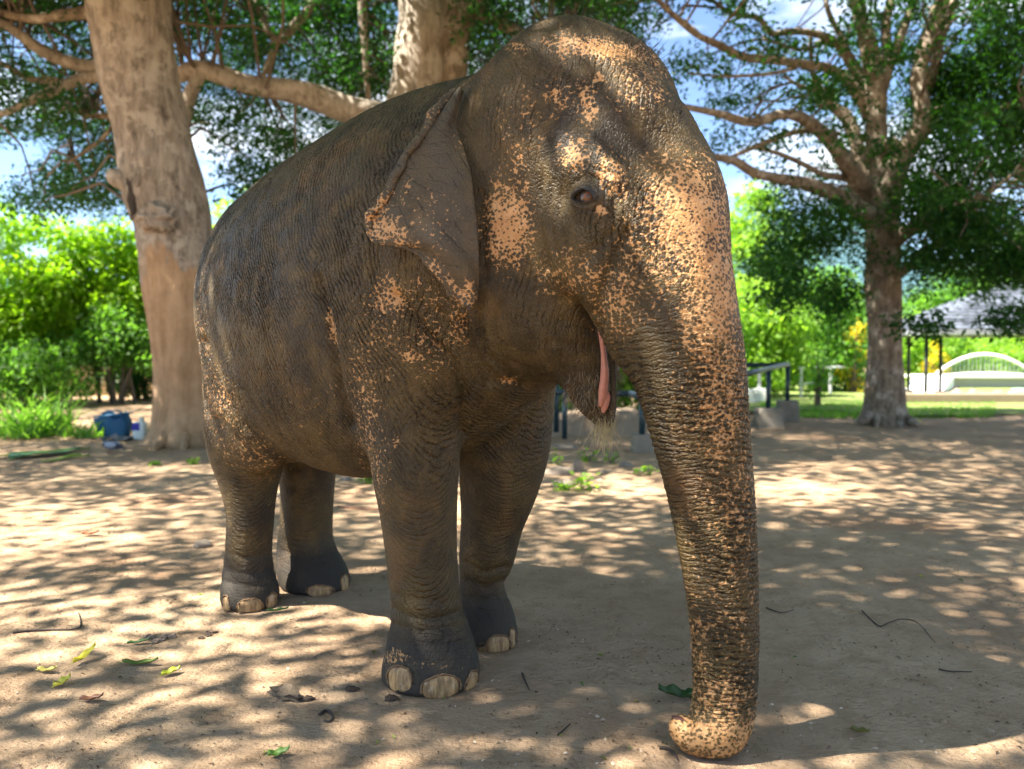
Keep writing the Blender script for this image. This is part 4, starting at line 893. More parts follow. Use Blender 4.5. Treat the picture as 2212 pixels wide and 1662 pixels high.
# toes: the skin above each nail is pale
ss = lambda x, a, b: (lambda t: t*t*(3-2*t))(np.clip((x-a)/(b-a), 0, 1))
tp = np.array([at(x, y, Y) for x, y, w, Y in TRUNK]); tr_ = np.array([rad(w, Y) for x, y, w, Y in TRUNK])
dt = np.min(np.linalg.norm(EV[:, None, :]-tp[None], axis=2)-tr_[None], axis=1)
wt = ss(dt, .14, .05)*ss(EV[:, 2], 1.62, 1.28)*ss(EV[:, 2], .06, .20)
hd = (EV-HO)@HF
wh = ss(hd, -.50, -.36)*ss(EV[:, 2], 1.15, 1.35)
wl = ss(EV[:, 2], 1.02, .72)*(1-ss(dt, .3, .1))
sheen_dark = ss(EV[:, 2], .34, .16)*(1-ss(dt, .3, .1))
EA = {'pig': pig, 'wt': wt, 'wh': wh*(1-wt), 'wl': wl, 'sheen_dark': sheen_dark}
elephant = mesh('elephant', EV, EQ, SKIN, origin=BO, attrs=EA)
tag(elephant, 'large dark grey brown elephant with pale freckled trunk standing on the dirt', 'elephant')
sb = elephant.modifiers.new('subdiv', 'SUBSURF'); sb.levels = 1; sb.render_levels = 1

# ---------------- ear
EAR = [((1003, 190), (990, 196)), ((992, 235), (955, 234)), ((985, 275), (908, 302)), ((1003, 325), (868, 362)), ((1018, 375), (842, 420)), ((1024, 425), (812, 458)), ((1030, 470), (797, 490)), ((1033, 510), (812, 522)), ((1035, 540), (868, 531)), ((1035, 570), (912, 557)), ((1034, 600), (948, 600)), ((1031, 635), (982, 643)), ((1025, 655), (1003, 661)), ((1018, 664), (1013, 665))]
EDF = [3.04, 2.97, 2.935, 2.89, 2.845, 2.82, 2.81, 2.805, 2.805, 2.81, 2.82, 2.84, 2.85, 2.86]
EDB = [3.05, 3.00, 2.945, 2.92, 2.90, 2.89, 2.88, 2.86, 2.845, 2.835, 2.835, 2.85, 2.855, 2.86]
rows = spline(np.array([[a[0], a[1], d1, b[0], b[1], d2] for (a, b), d1, d2 in zip(EAR, EDF, EDB)], float), 5)
NS, NC = 30, 10; ev = []; ep = []
def earpt(x, y, d): return at(x, y, d)
for i, (fx, fy, fd, bx, by, bd) in enumerate(rows):
    tt = i/(len(rows)-1); wig = 6*math.sin(i*.9)+5*math.sin(i*1.7+1)+3*math.sin(i*3.1)
    for k in range(NS):
        s = k/(NS-1)
        x = fx+(bx-fx)*s; y = fy+(by-fy)*s + (6*math.sin(s*7+tt*4))*math.sin(math.pi*s); d = fd+(bd-fd)*s - .035*math.sin(math.pi*s)*(1-tt*.4) + .008*math.sin(s*9+tt*11)
        if s > .8: x += wig*(s-.8)*5*.5
        ev.append(earpt(x, y, d)); ep.append((x, y))
    # rolled rim: strong along the upper edge, fading below the corner
    rr = .0155*max(0.12, min(1, (33-i)/8.0)) if i > 2 else .012
    B0 = np.array(ev[-1]); A0 = np.array(ev[-3]); out = B0-A0; out /= max(np.linalg.norm(out), 1e-6); tocam = np.array([0, 0, CAM_H])-B0; tocam /= np.linalg.norm(tocam); tocam = tocam-(tocam@out)*out; tocam /= np.linalg.norm(tocam)
    rr *= 1+.25*math.sin(i*1.3)
    for k in range(1, NC+1):
        ph = k/NC*math.radians(290)
        ev.append(B0+rr*(math.sin(ph)*out+(1-math.cos(ph))*tocam)); ep.append((bx, by))
W_ = NS+NC; ev = np.array(ev); ep = np.array(ep); nr = len(rows)
eq = np.array([(i*W_+k, i*W_+k+1, (i+1)*W_+k+1, (i+1)*W_+k) for i in range(nr-1) for k in range(W_-1)])
EARPIG = [((832, 497), (38, 26), 0, .8), ((818, 450), (20, 46), .5, .75), ((880, 520), (30, 16), 0, .5), ((1012, 632), (13, 28), 0, .72), ((985, 625), (12, 40), -.6, .6), ((940, 585), (20, 30), -.7, .55), ((880, 410), (10, 18), .4, .55), ((868, 440), (8, 12), 0, .5), ((1000, 300), (16, 26), 0, .5), ((940, 245), (10, 40), .7, .35), ((930, 480), (60, 60), 0, .18)]
ear = mesh('ear', ev, eq, SKIN_EAR, elephant, attrs={'pig': blobs(ep[:, 0], ep[:, 1], np.ones(len(ep)), EARPIG), 'wh': np.ones(len(ep))})
ear['label'] = 'ragged ear with pale speckled corner and rolled upper rim'
so = ear.modifiers.new('solid', 'SOLIDIFY'); so.thickness = .012; so.offset = 0
sb = ear.modifiers.new('subdiv', 'SUBSURF'); sb.levels = 1; sb.render_levels = 2

# the far ear, the near one mirrored in the head's middle plane
def mirrored(V): V = np.asarray(V); return V-2*((V-HO)@HL)[:, None]*HL
ear2 = mesh('ear', mirrored(ev), eq[:, ::-1].copy(), SKIN_EAR, elephant, attrs={'pig': np.zeros(len(ev)), 'wh': np.ones(len(ev))})
so = ear2.modifiers.new('solid', 'SOLIDIFY'); so.thickness = .012; so.offset = 0
# ---------------- eye: ball in a rimmed, creased lid
def frame_at(p, n):
    n = n/np.linalg.norm(n); x = np.cross(UP, n); x /= np.linalg.norm(x); return x, np.cross(n, x), n
ep0, en0 = pick(1266, 428)
ex, eu, en_ = frame_at(ep0, en0)
lid = []; lf = []; NR_, NA_ = 26, 48
for i in range(NR_):
    q = i/(NR_-1)
    for k in range(NA_):
        a = 2*math.pi*k/NA_; ca, sa = math.cos(a), math.sin(a)
        inx = .041*ca; iny = (.0215 if sa > 0 else .0165)*sa*(1-.25*abs(ca)) - .010*max(ca, 0)**2
        ox, oy = .100*ca, .092*sa
        e = q**1.25; x = inx+(ox-inx)*e; y = iny+(oy-iny)*e
        h = .019*math.exp(-(q/.38)**2)*(1.15 if sa > 0 else .85) + .0075*math.sin(q*24-.8+.5*math.sin(2*a))*math.exp(-q*2.4)*(1 if q > .05 else 0) - .020*q*q - (.010 if i == 0 else 0)
        d, nnn = None, None
        lid.append(ep0+ex*x+eu*y+en_*(h+.001))
for i in range(NR_-1):
    for k in range(NA_): lf.append((i*NA_+k, i*NA_+(k+1) % NA_, (i+1)*NA_+(k+1) % NA_, (i+1)*NA_+k))
lid = np.array(lid)
# let the outer part of the lid follow the skin
for j in range(NR_*NA_):
    q = (j//NA_)/(NR_-1)
    if q > .15:
        dd = ((EV-lid[j])@ex)**2+((EV-lid[j])@eu)**2 + np.where(VIS, 0, 9); i3 = np.argsort(dd)[:4]
        sh = ((EV[i3].mean(0)-ep0)@en_); lid[j] = lid[j]+en_*sh*ss(np.array([q]), .1, .9)[0]
eyelid = mesh('eyelid', lid, lf, skin_material('lid_skin', False), elephant, attrs={'wh': np.ones(len(lid)), 'sheen_dark': np.repeat(np.exp(-(np.linspace(0, 1, NR_)/.22)**2)*1.4, NA_)})
def uvsphere(c, r, ax, n=24, m=16):
    V = []; F = []
    for i in range(m+1):
        for k in range(n):
            th = math.pi*i/m; ph = 2*math.pi*k/n
            V.append(c+r*(math.cos(th)*ax[2]+math.sin(th)*(math.cos(ph)*ax[0]+math.sin(ph)*ax[1])))
    for i in range(m):
        for k in range(n): F.append((i*n+k, (i+1)*n+k, (i+1)*n+(k+1) % n, i*n+(k+1) % n))
    return np.array(V), F
gz = np.array([.10, -.95, -.12]); gz /= np.linalg.norm(gz); gx, gu, gz = frame_at(ep0, gz*.6+en_*.4)
ec = ep0-en_*.017-eu*.001
eV, eF = uvsphere(ec, .0345, (gx, gu, gz))
t = NT('eye_white'); t.pbr((.045, .028, .02), .12, None, .6); eyeball = mesh('eyeball', eV, eF, t.m, elephant)
def cap(c, r, ax, a1, n=24, m=6):
    V = [c+r*ax[2]]; F = []
    for i in range(1, m+1):
        th = a1*i/m
        for k in range(n): ph = 2*math.pi*k/n; V.append(c+r*(math.cos(th)*ax[2]+math.sin(th)*(math.cos(ph)*ax[0]+math.sin(ph)*ax[1])))
    for k in range(n): F.append((0, 1+k, 1+(k+1) % n))
    for i in range(m-1):
        for k in range(n): F.append((1+i*n+k, 1+(i+1)*n+k, 1+(i+1)*n+(k+1) % n, 1+i*n+(k+1) % n))
    return np.array(V), F
t = NT('iris_brown'); f = t.noise(t.coord(), 300, 3); t.pbr(t.mix(f, (.08, .03, .013), (.20, .09, .04)), .4, None, .25); v_, f_ = cap(ec, .0353, (gx, gu, gz), .50); mesh('iris', v_, f_, t.m, eyeball)
t = NT('pupil_black'); t.pbr((.015, .006, .005), .12, None, .5); v_, f_ = cap(ec, .0358, (gx, gu, gz), .16); mesh('pupil', v_, f_, t.m, eyeball)

_F = [tuple(reversed(f)) for f in lf]; lid2 = mesh('eyelid', mirrored(lid), _F, eyelid.data.materials[0], elephant)
eV2 = mirrored(eV); mesh('eyeball', eV2, [tuple(reversed(f)) for f in eF], eyeball.data.materials[0], elephant)
np_, nn0 = pick(1466, 1553); fx_, fu_, fn_ = frame_at(np_, nn0); nV, nF = uvsphere(np.zeros(3), 1.0, np.eye(3), 16, 10); nV = np_+nV[:, :1]*fx_*.024+nV[:, 1:2]*fu_*.011+nV[:, 2:]*fn_*.003; t = NT('nostril_shade'); t.pbr((.06, .022, .016), .6, None, .3); mesh('nostril', nV, nF, t.m, elephant)  # flat dark disc on the skin stands in for the opening's shade
# ---------------- pink inside of the lower lip, tongue tip
t = NT('mouth_pink'); v = t.coord(); f = t.noise(v, 40, 5, .6); wv = t.noise(t.mapping(v, (30, 30, 90)), 1, 4)
t.pbr(t.mix(f, (.34, .12, .085), (.56, .25, .17)), .45, t.bump(t.math('ADD', wv, f), .5, .01), .5, **{'Subsurface Weight': .15, 'Subsurface Radius': (.02, .008, .005), 'Subsurface Scale': .3}); PINK = t.m
def from_pick(pts, push=.0):
    out = []
    for x, y, w in pts:
        p, n = pick(x, y); d = np.array([0, 0, CAM_H])-p; d /= np.linalg.norm(d); out.append((p+d*push, rad(w, p[1])))
    return out
def lipchain(pts, Y0, Y1):
    n = len(pts); return [(at(x, y, Y0+(Y1-Y0)*i/(n-1)), rad(w, 2.8)) for i, (x, y, w) in enumerate(pts)]
ED_ = lambda x, y: pick(x, y)[0][1]
yl0, yl1 = ED_(1275, 720)-.035, ED_(1290, 850)-.02
lp = lipchain([(1286, 676, 3), (1294, 700, 5), (1300, 730, 6.5), (1304, 765, 7), (1306, 800, 9), (1304, 830, 9.5), (1301, 855, 9), (1297, 878, 5)], yl0, yl1)
A = spline(np.array([list(p)+[r] for p, r in lp]), 4); V_, F_ = tube(A[:, :3], A[:, 3], 12, True, .06, 3)
o = mesh('inner_lip', V_, F_, PINK, elephant); o['label'] = 'pink moist inside of the lower lip'
lp = lipchain([(1308, 842, 4), (1309, 858, 10), (1306, 876, 9), (1303, 892, 4)], yl1+.005, yl1+.01)
A = spline(np.array([list(p)+[r] for p, r in lp]), 4); V_, F_ = tube(A[:, :3], A[:, 3], 10, True, .05, 5)
o = mesh('tongue', V_, F_, PINK, elephant)
# far rim of the lower lip
lp = lipchain([(1316, 700, 4), (1322, 750, 6), (1324, 800, 7), (1325, 850, 7), (1323, 890, 8), (1314, 920, 8), (1303, 905, 10)], yl0+.05, yl1+.04)
A = spline(np.array([list(p)+[r] for p, r in lp]), 4); V_, F_ = tube(A[:, :3], A[:, 3], 10, True, .08, 8)
mesh('lip_rim', V_, F_, SKIN_EAR, elephant)

# ---------------- toenails
t = NT('toenail_horn'); v = t.coord(); f = t.noise(t.mapping(v, (60, 60, 12)), 1, 5); g = t.noise(v, 26, 5, .6)
c = t.mix(t.rng(f, .3, .7), (.16, .095, .042), (.40, .255, .115)); c = t.mix(t.rng(g, .55, .70, 0, .8), c, (.44, .35, .25)); c = t.mix(t.rng(g, .42, .30, 0, .8), c, (.16, .09, .05))
t.pbr(c, .55, t.bump(f, .5, .006), .4); HORN = t.m
t = NT('cuticle_skin'); v = t.coord(); f = t.noise(v, 70, 5); t.pbr(t.mix(f, (.07, .045, .027), (.26, .155, .08)), .8, t.bump(f, .8, .008), .3); CUT = t.m
NAILS = [(862, 1466, 36, 30, .25), (953, 1482, 44, 27, 0), (1019, 1474, 26, 28, -.25), (1076, 1393, 29, 24, 0), (1106, 1378, 12, 24, -.2), (1043, 1402, 14, 16, .2), (488, 1303, 13, 20, .1), (540, 1309, 27, 19, 0), (588, 1297, 17, 20, -.1), (692, 1275, 30, 13, -.1), (745, 1258, 16, 20, -.2)]
for x, y, w, h, rot in NAILS:
    p, n = pick(x, y+3); n = n*np.array([1, 1, .25]); fx, fu, fn = frame_at(p, n); Y = p[1]
    c, s = math.cos(rot), math.sin(rot); ax1 = c*fx+s*fu; ax2 = -s*fx+c*fu; a, b, d = rad(w, Y)*.97, rad(h, Y)*.92, .020
    V_ = []; F_ = []; m_, n_ = 8, 24
    for i in range(m_+1):
        th = math.pi*.5*i/m_
        for k in range(n_):
            ph = 2*math.pi*k/n_; sq = 1/max(abs(math.cos(ph))**3+abs(math.sin(ph))**3, 1e-6)**(1/3.0)
            X = math.sin(th)*math.cos(ph)*sq; Yy = math.sin(th)*math.sin(ph)*sq; Z = math.cos(th)**.7 if th < 1.57 else 0
            q = p+ax1*a*X*.96+ax2*b*Yy+fn*(d*Z-.012+.006*max(0, -Yy)); q[2] = max(q[2], .003); V_.append(q)
    for i in range(m_):
        for k in range(n_): F_.append((i*n_+k, (i+1)*n_+k, (i+1)*n_+(k+1) % n_, i*n_+(k+1) % n_))
    nail = mesh('toenail', np.array(V_), F_, HORN, elephant)
    ring = [p+ax1*a*1.06*math.cos(u)+ax2*b*(1.10*math.sin(u))+fn*(-.002+.004*math.sin(u*5+x)) for u in np.linspace(-.35, math.pi+.35, 22)]
    for q in ring: q[2] = max(q[2], .008)
    V_, F_ = tube(ring, np.array([.002+.003*abs(math.sin(i*1.9+x)) for i in range(22)]), 7, True, .2, int(x)); mesh('cuticle', V_, F_, CUT, nail)

# ---------------- hair
def hairs(name, spots, length, droop, mat, r=.0009, seed=1, out=1.0):
    rng = np.random.RandomState(seed); V = []; F = []
    for p, n in spots:
        d = n*out+rng.normal(0, .35, 3)+np.array([0, 0, -droop]); d /= np.linalg.norm(d); l = length*(.5+rng.rand()); P = [p-n*.004]
        for k in range(4): P.append(P[-1]+d*l/4); d = d+np.array([0, 0, -.25*droop])+rng.normal(0, .12, 3); d /= np.linalg.norm(d)
        v_, f_ = tube(P, [r, r, r*.9, r*.7, r*.3], 3, False); n0 = len(V); V += list(v_); F += [tuple(i+n0 for i in f) for f in f_]
    return tag(mesh(name, np.array(V), F, mat, elephant), kind='stuff')
t = NT('pale_hair'); t.pbr((.34, .27, .17), .5, None, .3); HAIRP = t.m
t = NT('dark_hair'); t.pbr((.035, .028, .022), .5, None, .3); HAIRD = t.m
rng = np.random.RandomState(4)
cand = np.nonzero((EX > 1225) & (EX < 1335) & (EY > 800) & (EY < 940) & (ED < 3.1) & (ED > 2.68))[0]
if len(cand): hairs('chin_hair', [(EV[i]+rng.normal(0, .004, 3), EN[i]) for i in rng.choice(cand, 420)], .045, .5, HAIRP, .0008, 2)
cand = np.nonzero((EX > 1020) & (EX < 1470) & (EY < 150) & (ED < 3.5))[0]
hairs('head_hair', [(EV[i]+rng.normal(0, .004, 3), EN[i]) for i in rng.choice(cand, 420)], .05, .1, HAIRD, .0008, 3)
cand = np.nonzero((EX > 1400) & (EX < 1640) & (EY > 250) & (EY < 1550) & (ED < 2.95))[0]
hairs('trunk_hair', [(EV[i]+rng.normal(0, .003, 3), EN[i]) for i in rng.choice(cand, 500)], .016, .3, HAIRD, .0006, 5)

# ================================================================ small things on the ground
def gpt(px, py):
    p = on_ground(px, py); p[2] = float(ground_z(p[0], p[1])); return p
# blue woven bag
bg_ = gpt(248, 942); bagm = plain('blue_woven_plastic', (.006, .085, .20), .5, .35, 8, .5)
bag = thing('shopping_bag', 'blue woven shopping bag slumped on the ground by the leaning tree', 'bag', bg_)
V = []; F = []; nz_ = 7; ns_ = 24
for i in range(nz_):
    q = i/(nz_-1)
    for k in range(ns_):
        a = 2*math.pi*k/ns_; c, s = math.cos(a), math.sin(a); sq = 1/max(abs(c)**5+abs(s)**5, 1e-9)**.2
        V.append(bg_+np.array([sq*c*(.22+.06*math.sin(q*2.6)+.016*math.sin(k*1.3+i*1.7))-.05*q*q, sq*s*(.13+.03*q), q*(.36+.05*math.sin(a+1)+.045*math.cos(3*a)-.03*math.sin(5*a))]))
F = [(i*ns_+k, i*ns_+(k+1) % ns_, (i+1)*ns_+(k+1) % ns_, (i+1)*ns_+k) for i in range(nz_-1) for k in range(ns_)]+[tuple(range(ns_))[::-1]]
mesh('bag_body', np.array(V), F, bagm, bag)
for dy in (-.13, .13):
    V_, F_ = tube([bg_+np.array([-.12, dy, .34]), bg_+np.array([-.10, dy, .41]), bg_+np.array([-.02, dy*.6, .44]), bg_+np.array([.06, dy, .40]), bg_+np.array([.08, dy, .34])], .014, 6); mesh('handle', V_, F_, bagm, bag)
V_, F_ = tube([bg_+np.array([sq_x*.95, sq_y, .37+.04*math.sin(sq_x*9)]) for sq_x, sq_y in ((-.28, -.15), (0, -.165), (.24, -.15), (.25, .14), (0, .16), (-.28, .14), (-.28, -.15))], .016, 6); mesh('bag_hem', V_, F_, plain('pale_blue_hem', (.02, .14, .27), .5), bag)
jp = gpt(303, 950); jug = thing('plastic_jug', 'white translucent plastic jug with blue label standing by the leaning tree', 'jug', jp)
MB().box(jp+np.array([0, 0, .15]), (.20, .14, .30)).build('jug_body', plain('milky_plastic', (.55, .66, .66), .35, .1), jug, smooth=True, bevel=.035)
MB().box(jp+np.array([-.035, -.074, .22]), (.12, .006, .12)).build('label', plain('blue_label', (.015, .02, .30), .5), jug)
V_, F_ = tube([jp+np.array([.03, 0, .29]), jp+np.array([.03, 0, .34])], [.045, .035], 12); mesh('neck', V_, F_, plain('milky_neck', (.60, .70, .68), .35), jug)
V_, F_ = tube([jp+np.array([.03, 0, .335]), jp+np.array([.03, 0, .37])], .04, 12); mesh('cap', V_, F_, plain('pale_cap', (.6, .66, .6), .4), jug)
# crumpled sheet under the bag
cl = gpt(268, 948); V = []; n_ = 12
for i in range(n_):
    for k in range(n_): V.append(cl+np.array([(i/(n_-1)-.5)*.5, (k/(n_-1)-.5)*.35-.1, .03+.035*math.sin(i*1.9+k)*math.sin(k*1.4)+.02*math.sin(i*.7)]))
o = mesh('crumpled_sheet', np.array(V), [(i*n_+k, (i+1)*n_+k, (i+1)*n_+k+1, i*n_+k+1) for i in range(n_-1) for k in range(n_-1)], plain('grey_sheet', (.16, .19, .22), .6, .4, 20), origin=cl); tag(o, 'crumpled dark grey plastic sheet at the foot of the blue bag', 'plastic sheet')
# pigeon
pp = gpt(238, 975); pg_ = thing('pigeon', 'grey pigeon standing on the dirt in front of the blue bag', 'pigeon', pp)
q = lambda x, y, z: pp+np.array([x, y, z])
pp_prims = [Chain([(q(-.055, 0, .115), .050), (q(.0, 0, .105), .064), (q(.07, 0, .09), .05), (q(.13, 0, .08), .02)], k=.02), Chain([(q(-.06, 0, .13), .036), (q(-.085, 0, .17), .024), (q(-.10, 0, .195), .026)], k=.02), Chain([(q(.10, 0, .085), .026), (q(.19, 0, .07), .016), (q(.235, 0, .062), .012)], k=.02)]
_b = BO.copy(); PVv, PVq = mesh_from_sdf(pp_prims, [], h=.010, pad=.03); PVv = relax(PVv, PVq, 2)
t = NT('pigeon_feathers'); v = t.coord(); x = t.n('ShaderNodeSeparateXYZ', {0: v}).outputs[0]; c = t.mix(t.rng(x, -.075, -.05), (.03, .05, .055), (.15, .17, .21)); c = t.mix(t.rng(x, .08, .11), c, (.05, .055, .075)); t.pbr(c, .7); mesh('body', PVv, PVq, t.m, pg_)
for s in (-1, 1):
    V_, F_ = uvsphere0((0, 0, 0), 1, 14, 8); mesh('wing', V_*np.array([.085, .016, .042])+q(.03, s*.055, .115), F_, plain('wing_grey', (.30, .33, .40), .7), pg_)
    V_, F_ = uvsphere0((0, 0, 0), 1, 10, 6); mesh('wing_tip', V_*np.array([.055, .012, .02])+q(.11, s*.045, .095), F_, plain('wing_dark', (.05, .055, .075), .7), pg_)
    V_, F_ = tube([q(.0, s*.025, .06), q(.005, s*.025, .004), q(-.03, s*.025, .004)], .006, 6); mesh('leg', V_, F_, plain('pink_leg', (.35, .10, .08), .6), pg_)
V_, F_ = tube([q(-.12, 0, .195), q(-.145, 0, .187)], [.008, .002], 6); mesh('beak', V_, F_, plain('beak_dark', (.05, .045, .04), .5), pg_)
# leaves lying on the ground
def lying_leaf(name, px, py, L_, W, ang, curl, col, label, cat='leaf', z=.004, tilt_=.1, group=None, seed=0, rough=.5):
    b = gpt(px, py); rng = np.random.RandomState(seed or int(px)); n_ = 10; V = []; F = []
    dx, dy = math.cos(ang), math.sin(ang); sx, sy = -dy, dx
    for i in range(n_+1):
        s = i/n_; w = W*.5*math.sin(math.pi*min(1, s*.92+.04))**.8*(1 if s < .75 else 1-.25*(s-.75)/.25)
        for k in (-1, -.5, 0, .5, 1):
            zz = z+curl*L_*(4*(s-.5)**2)*.5+abs(k)**2*W*.28*(1+.4*math.sin(i*1.3+seed))+tilt_*L_*s + rng.rand()*.001
            V.append(b+np.array([dx*(s-.5)*L_+sx*k*w, dy*(s-.5)*L_+sy*k*w, zz]))
    F = [(i*5+k, (i+1)*5+k, (i+1)*5+k+1, i*5+k+1) for i in range(n_) for k in range(4)]
    c1 = [x*.7 for x in col]; t = NT(name+'_surface'); v = t.coord(); f = t.noise(v, 60, 4); p = t.pbr(t.mix(f, c1, [min(1, x*1.2) for x in col]), rough, t.bump(f, .3, .004), .5)
    r = mesh(name, np.array(V), F, t.m, origin=b); tag(r, label, cat, group); so_ = r.modifiers.new('solid', 'SOLIDIFY'); so_.thickness = .0012
    V_, F_ = tube([b+np.array([-dx*L_*.62, -dy*L_*.62, z+curl*L_*.4]), b+np.array([-dx*L_*.3, -dy*L_*.3, z+curl*L_*.15+tilt_*L_*.2+.002]), b+np.array([dx*L_*.35, dy*L_*.35, z+tilt_*L_*.85+.003])], [.0018, .0014, .0006], 5)
    mesh('leaf_stalk', V_, F_, t.m, r); return r
YEL = (.60, .52, .03)
lying_leaf('fallen_leaf', 183, 1432, .11, .042, 1.15, .25, YEL, 'upright curled bright yellow leaf, largest of the yellow leaves', tilt_=.35)
lying_leaf('fallen_leaf', 102, 1456, .085, .032, -.1, .25, (.62, .54, .12), 'pale yellow curled leaf nearest the left edge', tilt_=.1)
lying_leaf('fallen_leaf', 134, 1484, .065, .045, .9, .2, (.60, .55, .06), 'small cupped yellow leaf in front of the other yellow leaves', tilt_=.3)
lying_leaf('fallen_leaf', 303, 1437, .15, .035, .1, .2, (.14, .20, .03), 'long green leaf lying right of the yellow leaves', tilt_=.03)
lying_leaf('fallen_leaf', 369, 1456, .075, .042, .6, .1, (.36, .40, .02), 'flat yellow green leaf right of the long green leaf', tilt_=.2)
lying_leaf('fallen_leaf', 198, 1517, .085, .034, .15, .22, (.20, .085, .045), 'brown curled dry leaf on the shaded dirt at left')
lying_leaf('fallen_leaf', 1462, 1513, .14, .075, 2.9, .12, (.03, .07, .018), 'broad dark green glossy leaf beside the trunk tip', tilt_=.12, rough=.25)
lying_leaf('fallen_leaf', 602, 1638, .07, .04, .4, .3, (.10, .20, .03), 'small crumpled green leaf at the bottom edge left of centre')
lying_leaf('fallen_leaf', 1858, 1590, .06, .03, -.6, .2, (.13, .12, .02), 'small olive leaf on the dirt right of the trunk tip')
lying_leaf('fallen_leaf', 600, 1325, .11, .03, .15, .1, (.06, .14, .03), 'green fern leaf just right of the near hind foot')
lying_leaf('fallen_leaf', 300, 1392, .10, .03, .3, .15, (.05, .11, .03), 'dark green leaf sprig by the curved black twig')
lying_leaf('fallen_leaf', 195, 1158, .12, .05, .2, .25, (.30, .12, .05), 'reddish brown dry leaf in a sun patch near the pigeon')
# banana leaf strips
def strip(px0, py0, px1, py1, W, col, label, lift=.03, seed=0):
    a, b = gpt(px0, py0), gpt(px1, py1); n_ = 16; V = []; d = (b-a)/np.linalg.norm(b-a); s_ = np.array([-d[1], d[0], 0]); rng = np.random.RandomState(seed+3)
    for i in range(n_+1):
        s = i/n_; w = W*.5*(min(1, s*5)**.6)*(min(1, (1-s)*2.2)**.8)+.004
        for k in (-1, -.4, 0, .4, 1): V.append(a+(b-a)*s+s_*k*w+np.array([0, 0, .015+lift*math.sin(s*3)+.05*abs(k)*(.5+.5*math.sin(s*6+seed))]))
    t = NT('banana_leaf_surface'); v = t.coord(); f = t.noise(t.mapping(v, (4, 60, 4)), 1, 4); t.pbr(t.mix(f, [x*.75 for x in col], col), .35, None, .5)
    r = mesh('banana_leaf', np.array(V), [(i*5+k, (i+1)*5+k, (i+1)*5+k+1, i*5+k+1) for i in range(n_) for k in range(4)], t.m, origin=a); tag(r, label, 'leaf')
    so_ = r.modifiers.new('solid', 'SOLIDIFY'); so_.thickness = .003
    V_, F_ = tube([a+np.array([0, 0, .02]), a+(b-a)*.5+np.array([0, 0, .03+lift]), b+d*.12+np.array([0, 0, .02])], [.008, .012, .016], 6); mesh('midrib', V_, F_, plain('pale_midrib', (.32, .40, .10), .5), r)
strip(20, 992, 178, 972, .42, (.10, .26, .11), 'long green banana leaf lying on the dirt left of the pigeon', .03, 1)
strip(-20, 990, 60, 983, .16, (.42, .45, .06), 'yellowed banana leaf piece at the left edge', .02, 2)
strip(90, 998, 176, 986, .10, (.36, .46, .09), 'pale torn banana leaf strip under the long green one', .0, 3)
# twigs
def twig(pts, w, label, mat=None, name='twig', z=.006, seed=0, group=None):
    P = [gpt(x, y)+np.array([0, 0, z]) for x, y in pts]; A = spline(np.array(P), 5); V_, F_ = tube(A, np.linspace(w, w*.45, len(A)), 6, True, .12, seed)
    o = mesh(name, V_, F_, mat or M['twig_dark'], origin=P[0]); return tag(o, label, 'twig', group)
M['twig_dark'] = plain('dark_twig', (.045, .033, .026), .9)
twig([(28, 1371), (60, 1367), (110, 1364), (168, 1362), (174, 1345), (170, 1328)], .006, 'long black curved twig on the left ground')
twig([(1862, 1322), (1878, 1342), (1900, 1358), (1918, 1350), (1948, 1341), (1980, 1346), (2005, 1375), (2020, 1392)], .0035, 'long thin wavy vine stem on the dirt right of the trunk')
twig([(1655, 1316), (1670, 1322), (1690, 1327), (1715, 1322)], .004, 'short thin twig right beside the trunk at mid height')
twig([(1128, 1456), (1134, 1470), (1144, 1493)], .005, 'short dark twig in front of the far front foot')
twig([(1424, 1625), (1440, 1628), (1456, 1638), (1465, 1652)], .006, 'dark bent stem at the bottom edge under the trunk tip')
twig([(1205, 1590), (1218, 1580), (1232, 1568)], .004, 'small twig with a green bud left of the trunk tip')
twig([(2028, 1450), (2050, 1455), (2100, 1454)], .004, 'straight thin twig near the right edge')
twig([(690, 1545), (702, 1537), (712, 1541), (719, 1551), (712, 1562), (700, 1560)], .007, 'black crooked curl of twig in front of the near foot', seed=5)
twig([(385, 1012), (430, 1015), (470, 1017), (540, 1013)], .004, 'thin root thread on the dirt behind the near hind leg')
twig([(730, 1097), (780, 1102), (830, 1103)], .010, 'rusty rope lying on the dirt behind the belly', plain('rusty_rope', (.22, .10, .06), .9), 'rope')
# bark chunk and clods
def chunk(px, py, l, w, h, ang, label, mat, seed, name='bark_chunk', cat='bark'):
    b = gpt(px, py); V, F = uvsphere0((0, 0, 0), 1, 14, 9); n = 1+.25*np.sin(V[:, 0]*4+seed)*np.sin(V[:, 1]*5)+.2*np.sin(V[:, 2]*7+V[:, 0]*5+seed); V = V*n[:, None]*np.array([l, w, h])/2
    c, s = math.cos(ang), math.sin(ang); V = np.stack([c*V[:, 0]-s*V[:, 1], s*V[:, 0]+c*V[:, 1], np.maximum(V[:, 2], -h*.3)], 1)
    o = mesh(name, V+b+np.array([0, 0, h*.25]), F, mat, origin=b, smooth=False); return tag(o, label, cat)
dungm = plain('dry_bark', (.12, .09, .06), .95, .5, 40, .8); darkc = plain('dark_clod', (.06, .042, .03), .95, .5, 30, .8)
chunk(618, 1505, .15, .07, .05, -.5, 'grey splintered bark chunk in front of the near foot', dungm, 1)
chunk(665, 1512, .05, .03, .02, .3, 'small dark bark crumb right of the splintered chunk', darkc, 2)
chunk(845, 1514, .05, .035, .025, .1, 'dark clod under the near front foot\'s left nail', darkc, 3, 'clod', 'clod')
chunk(760, 1494, .055, .035, .022, 0, 'dark clod left of the near front foot', darkc, 4, 'clod', 'clod')
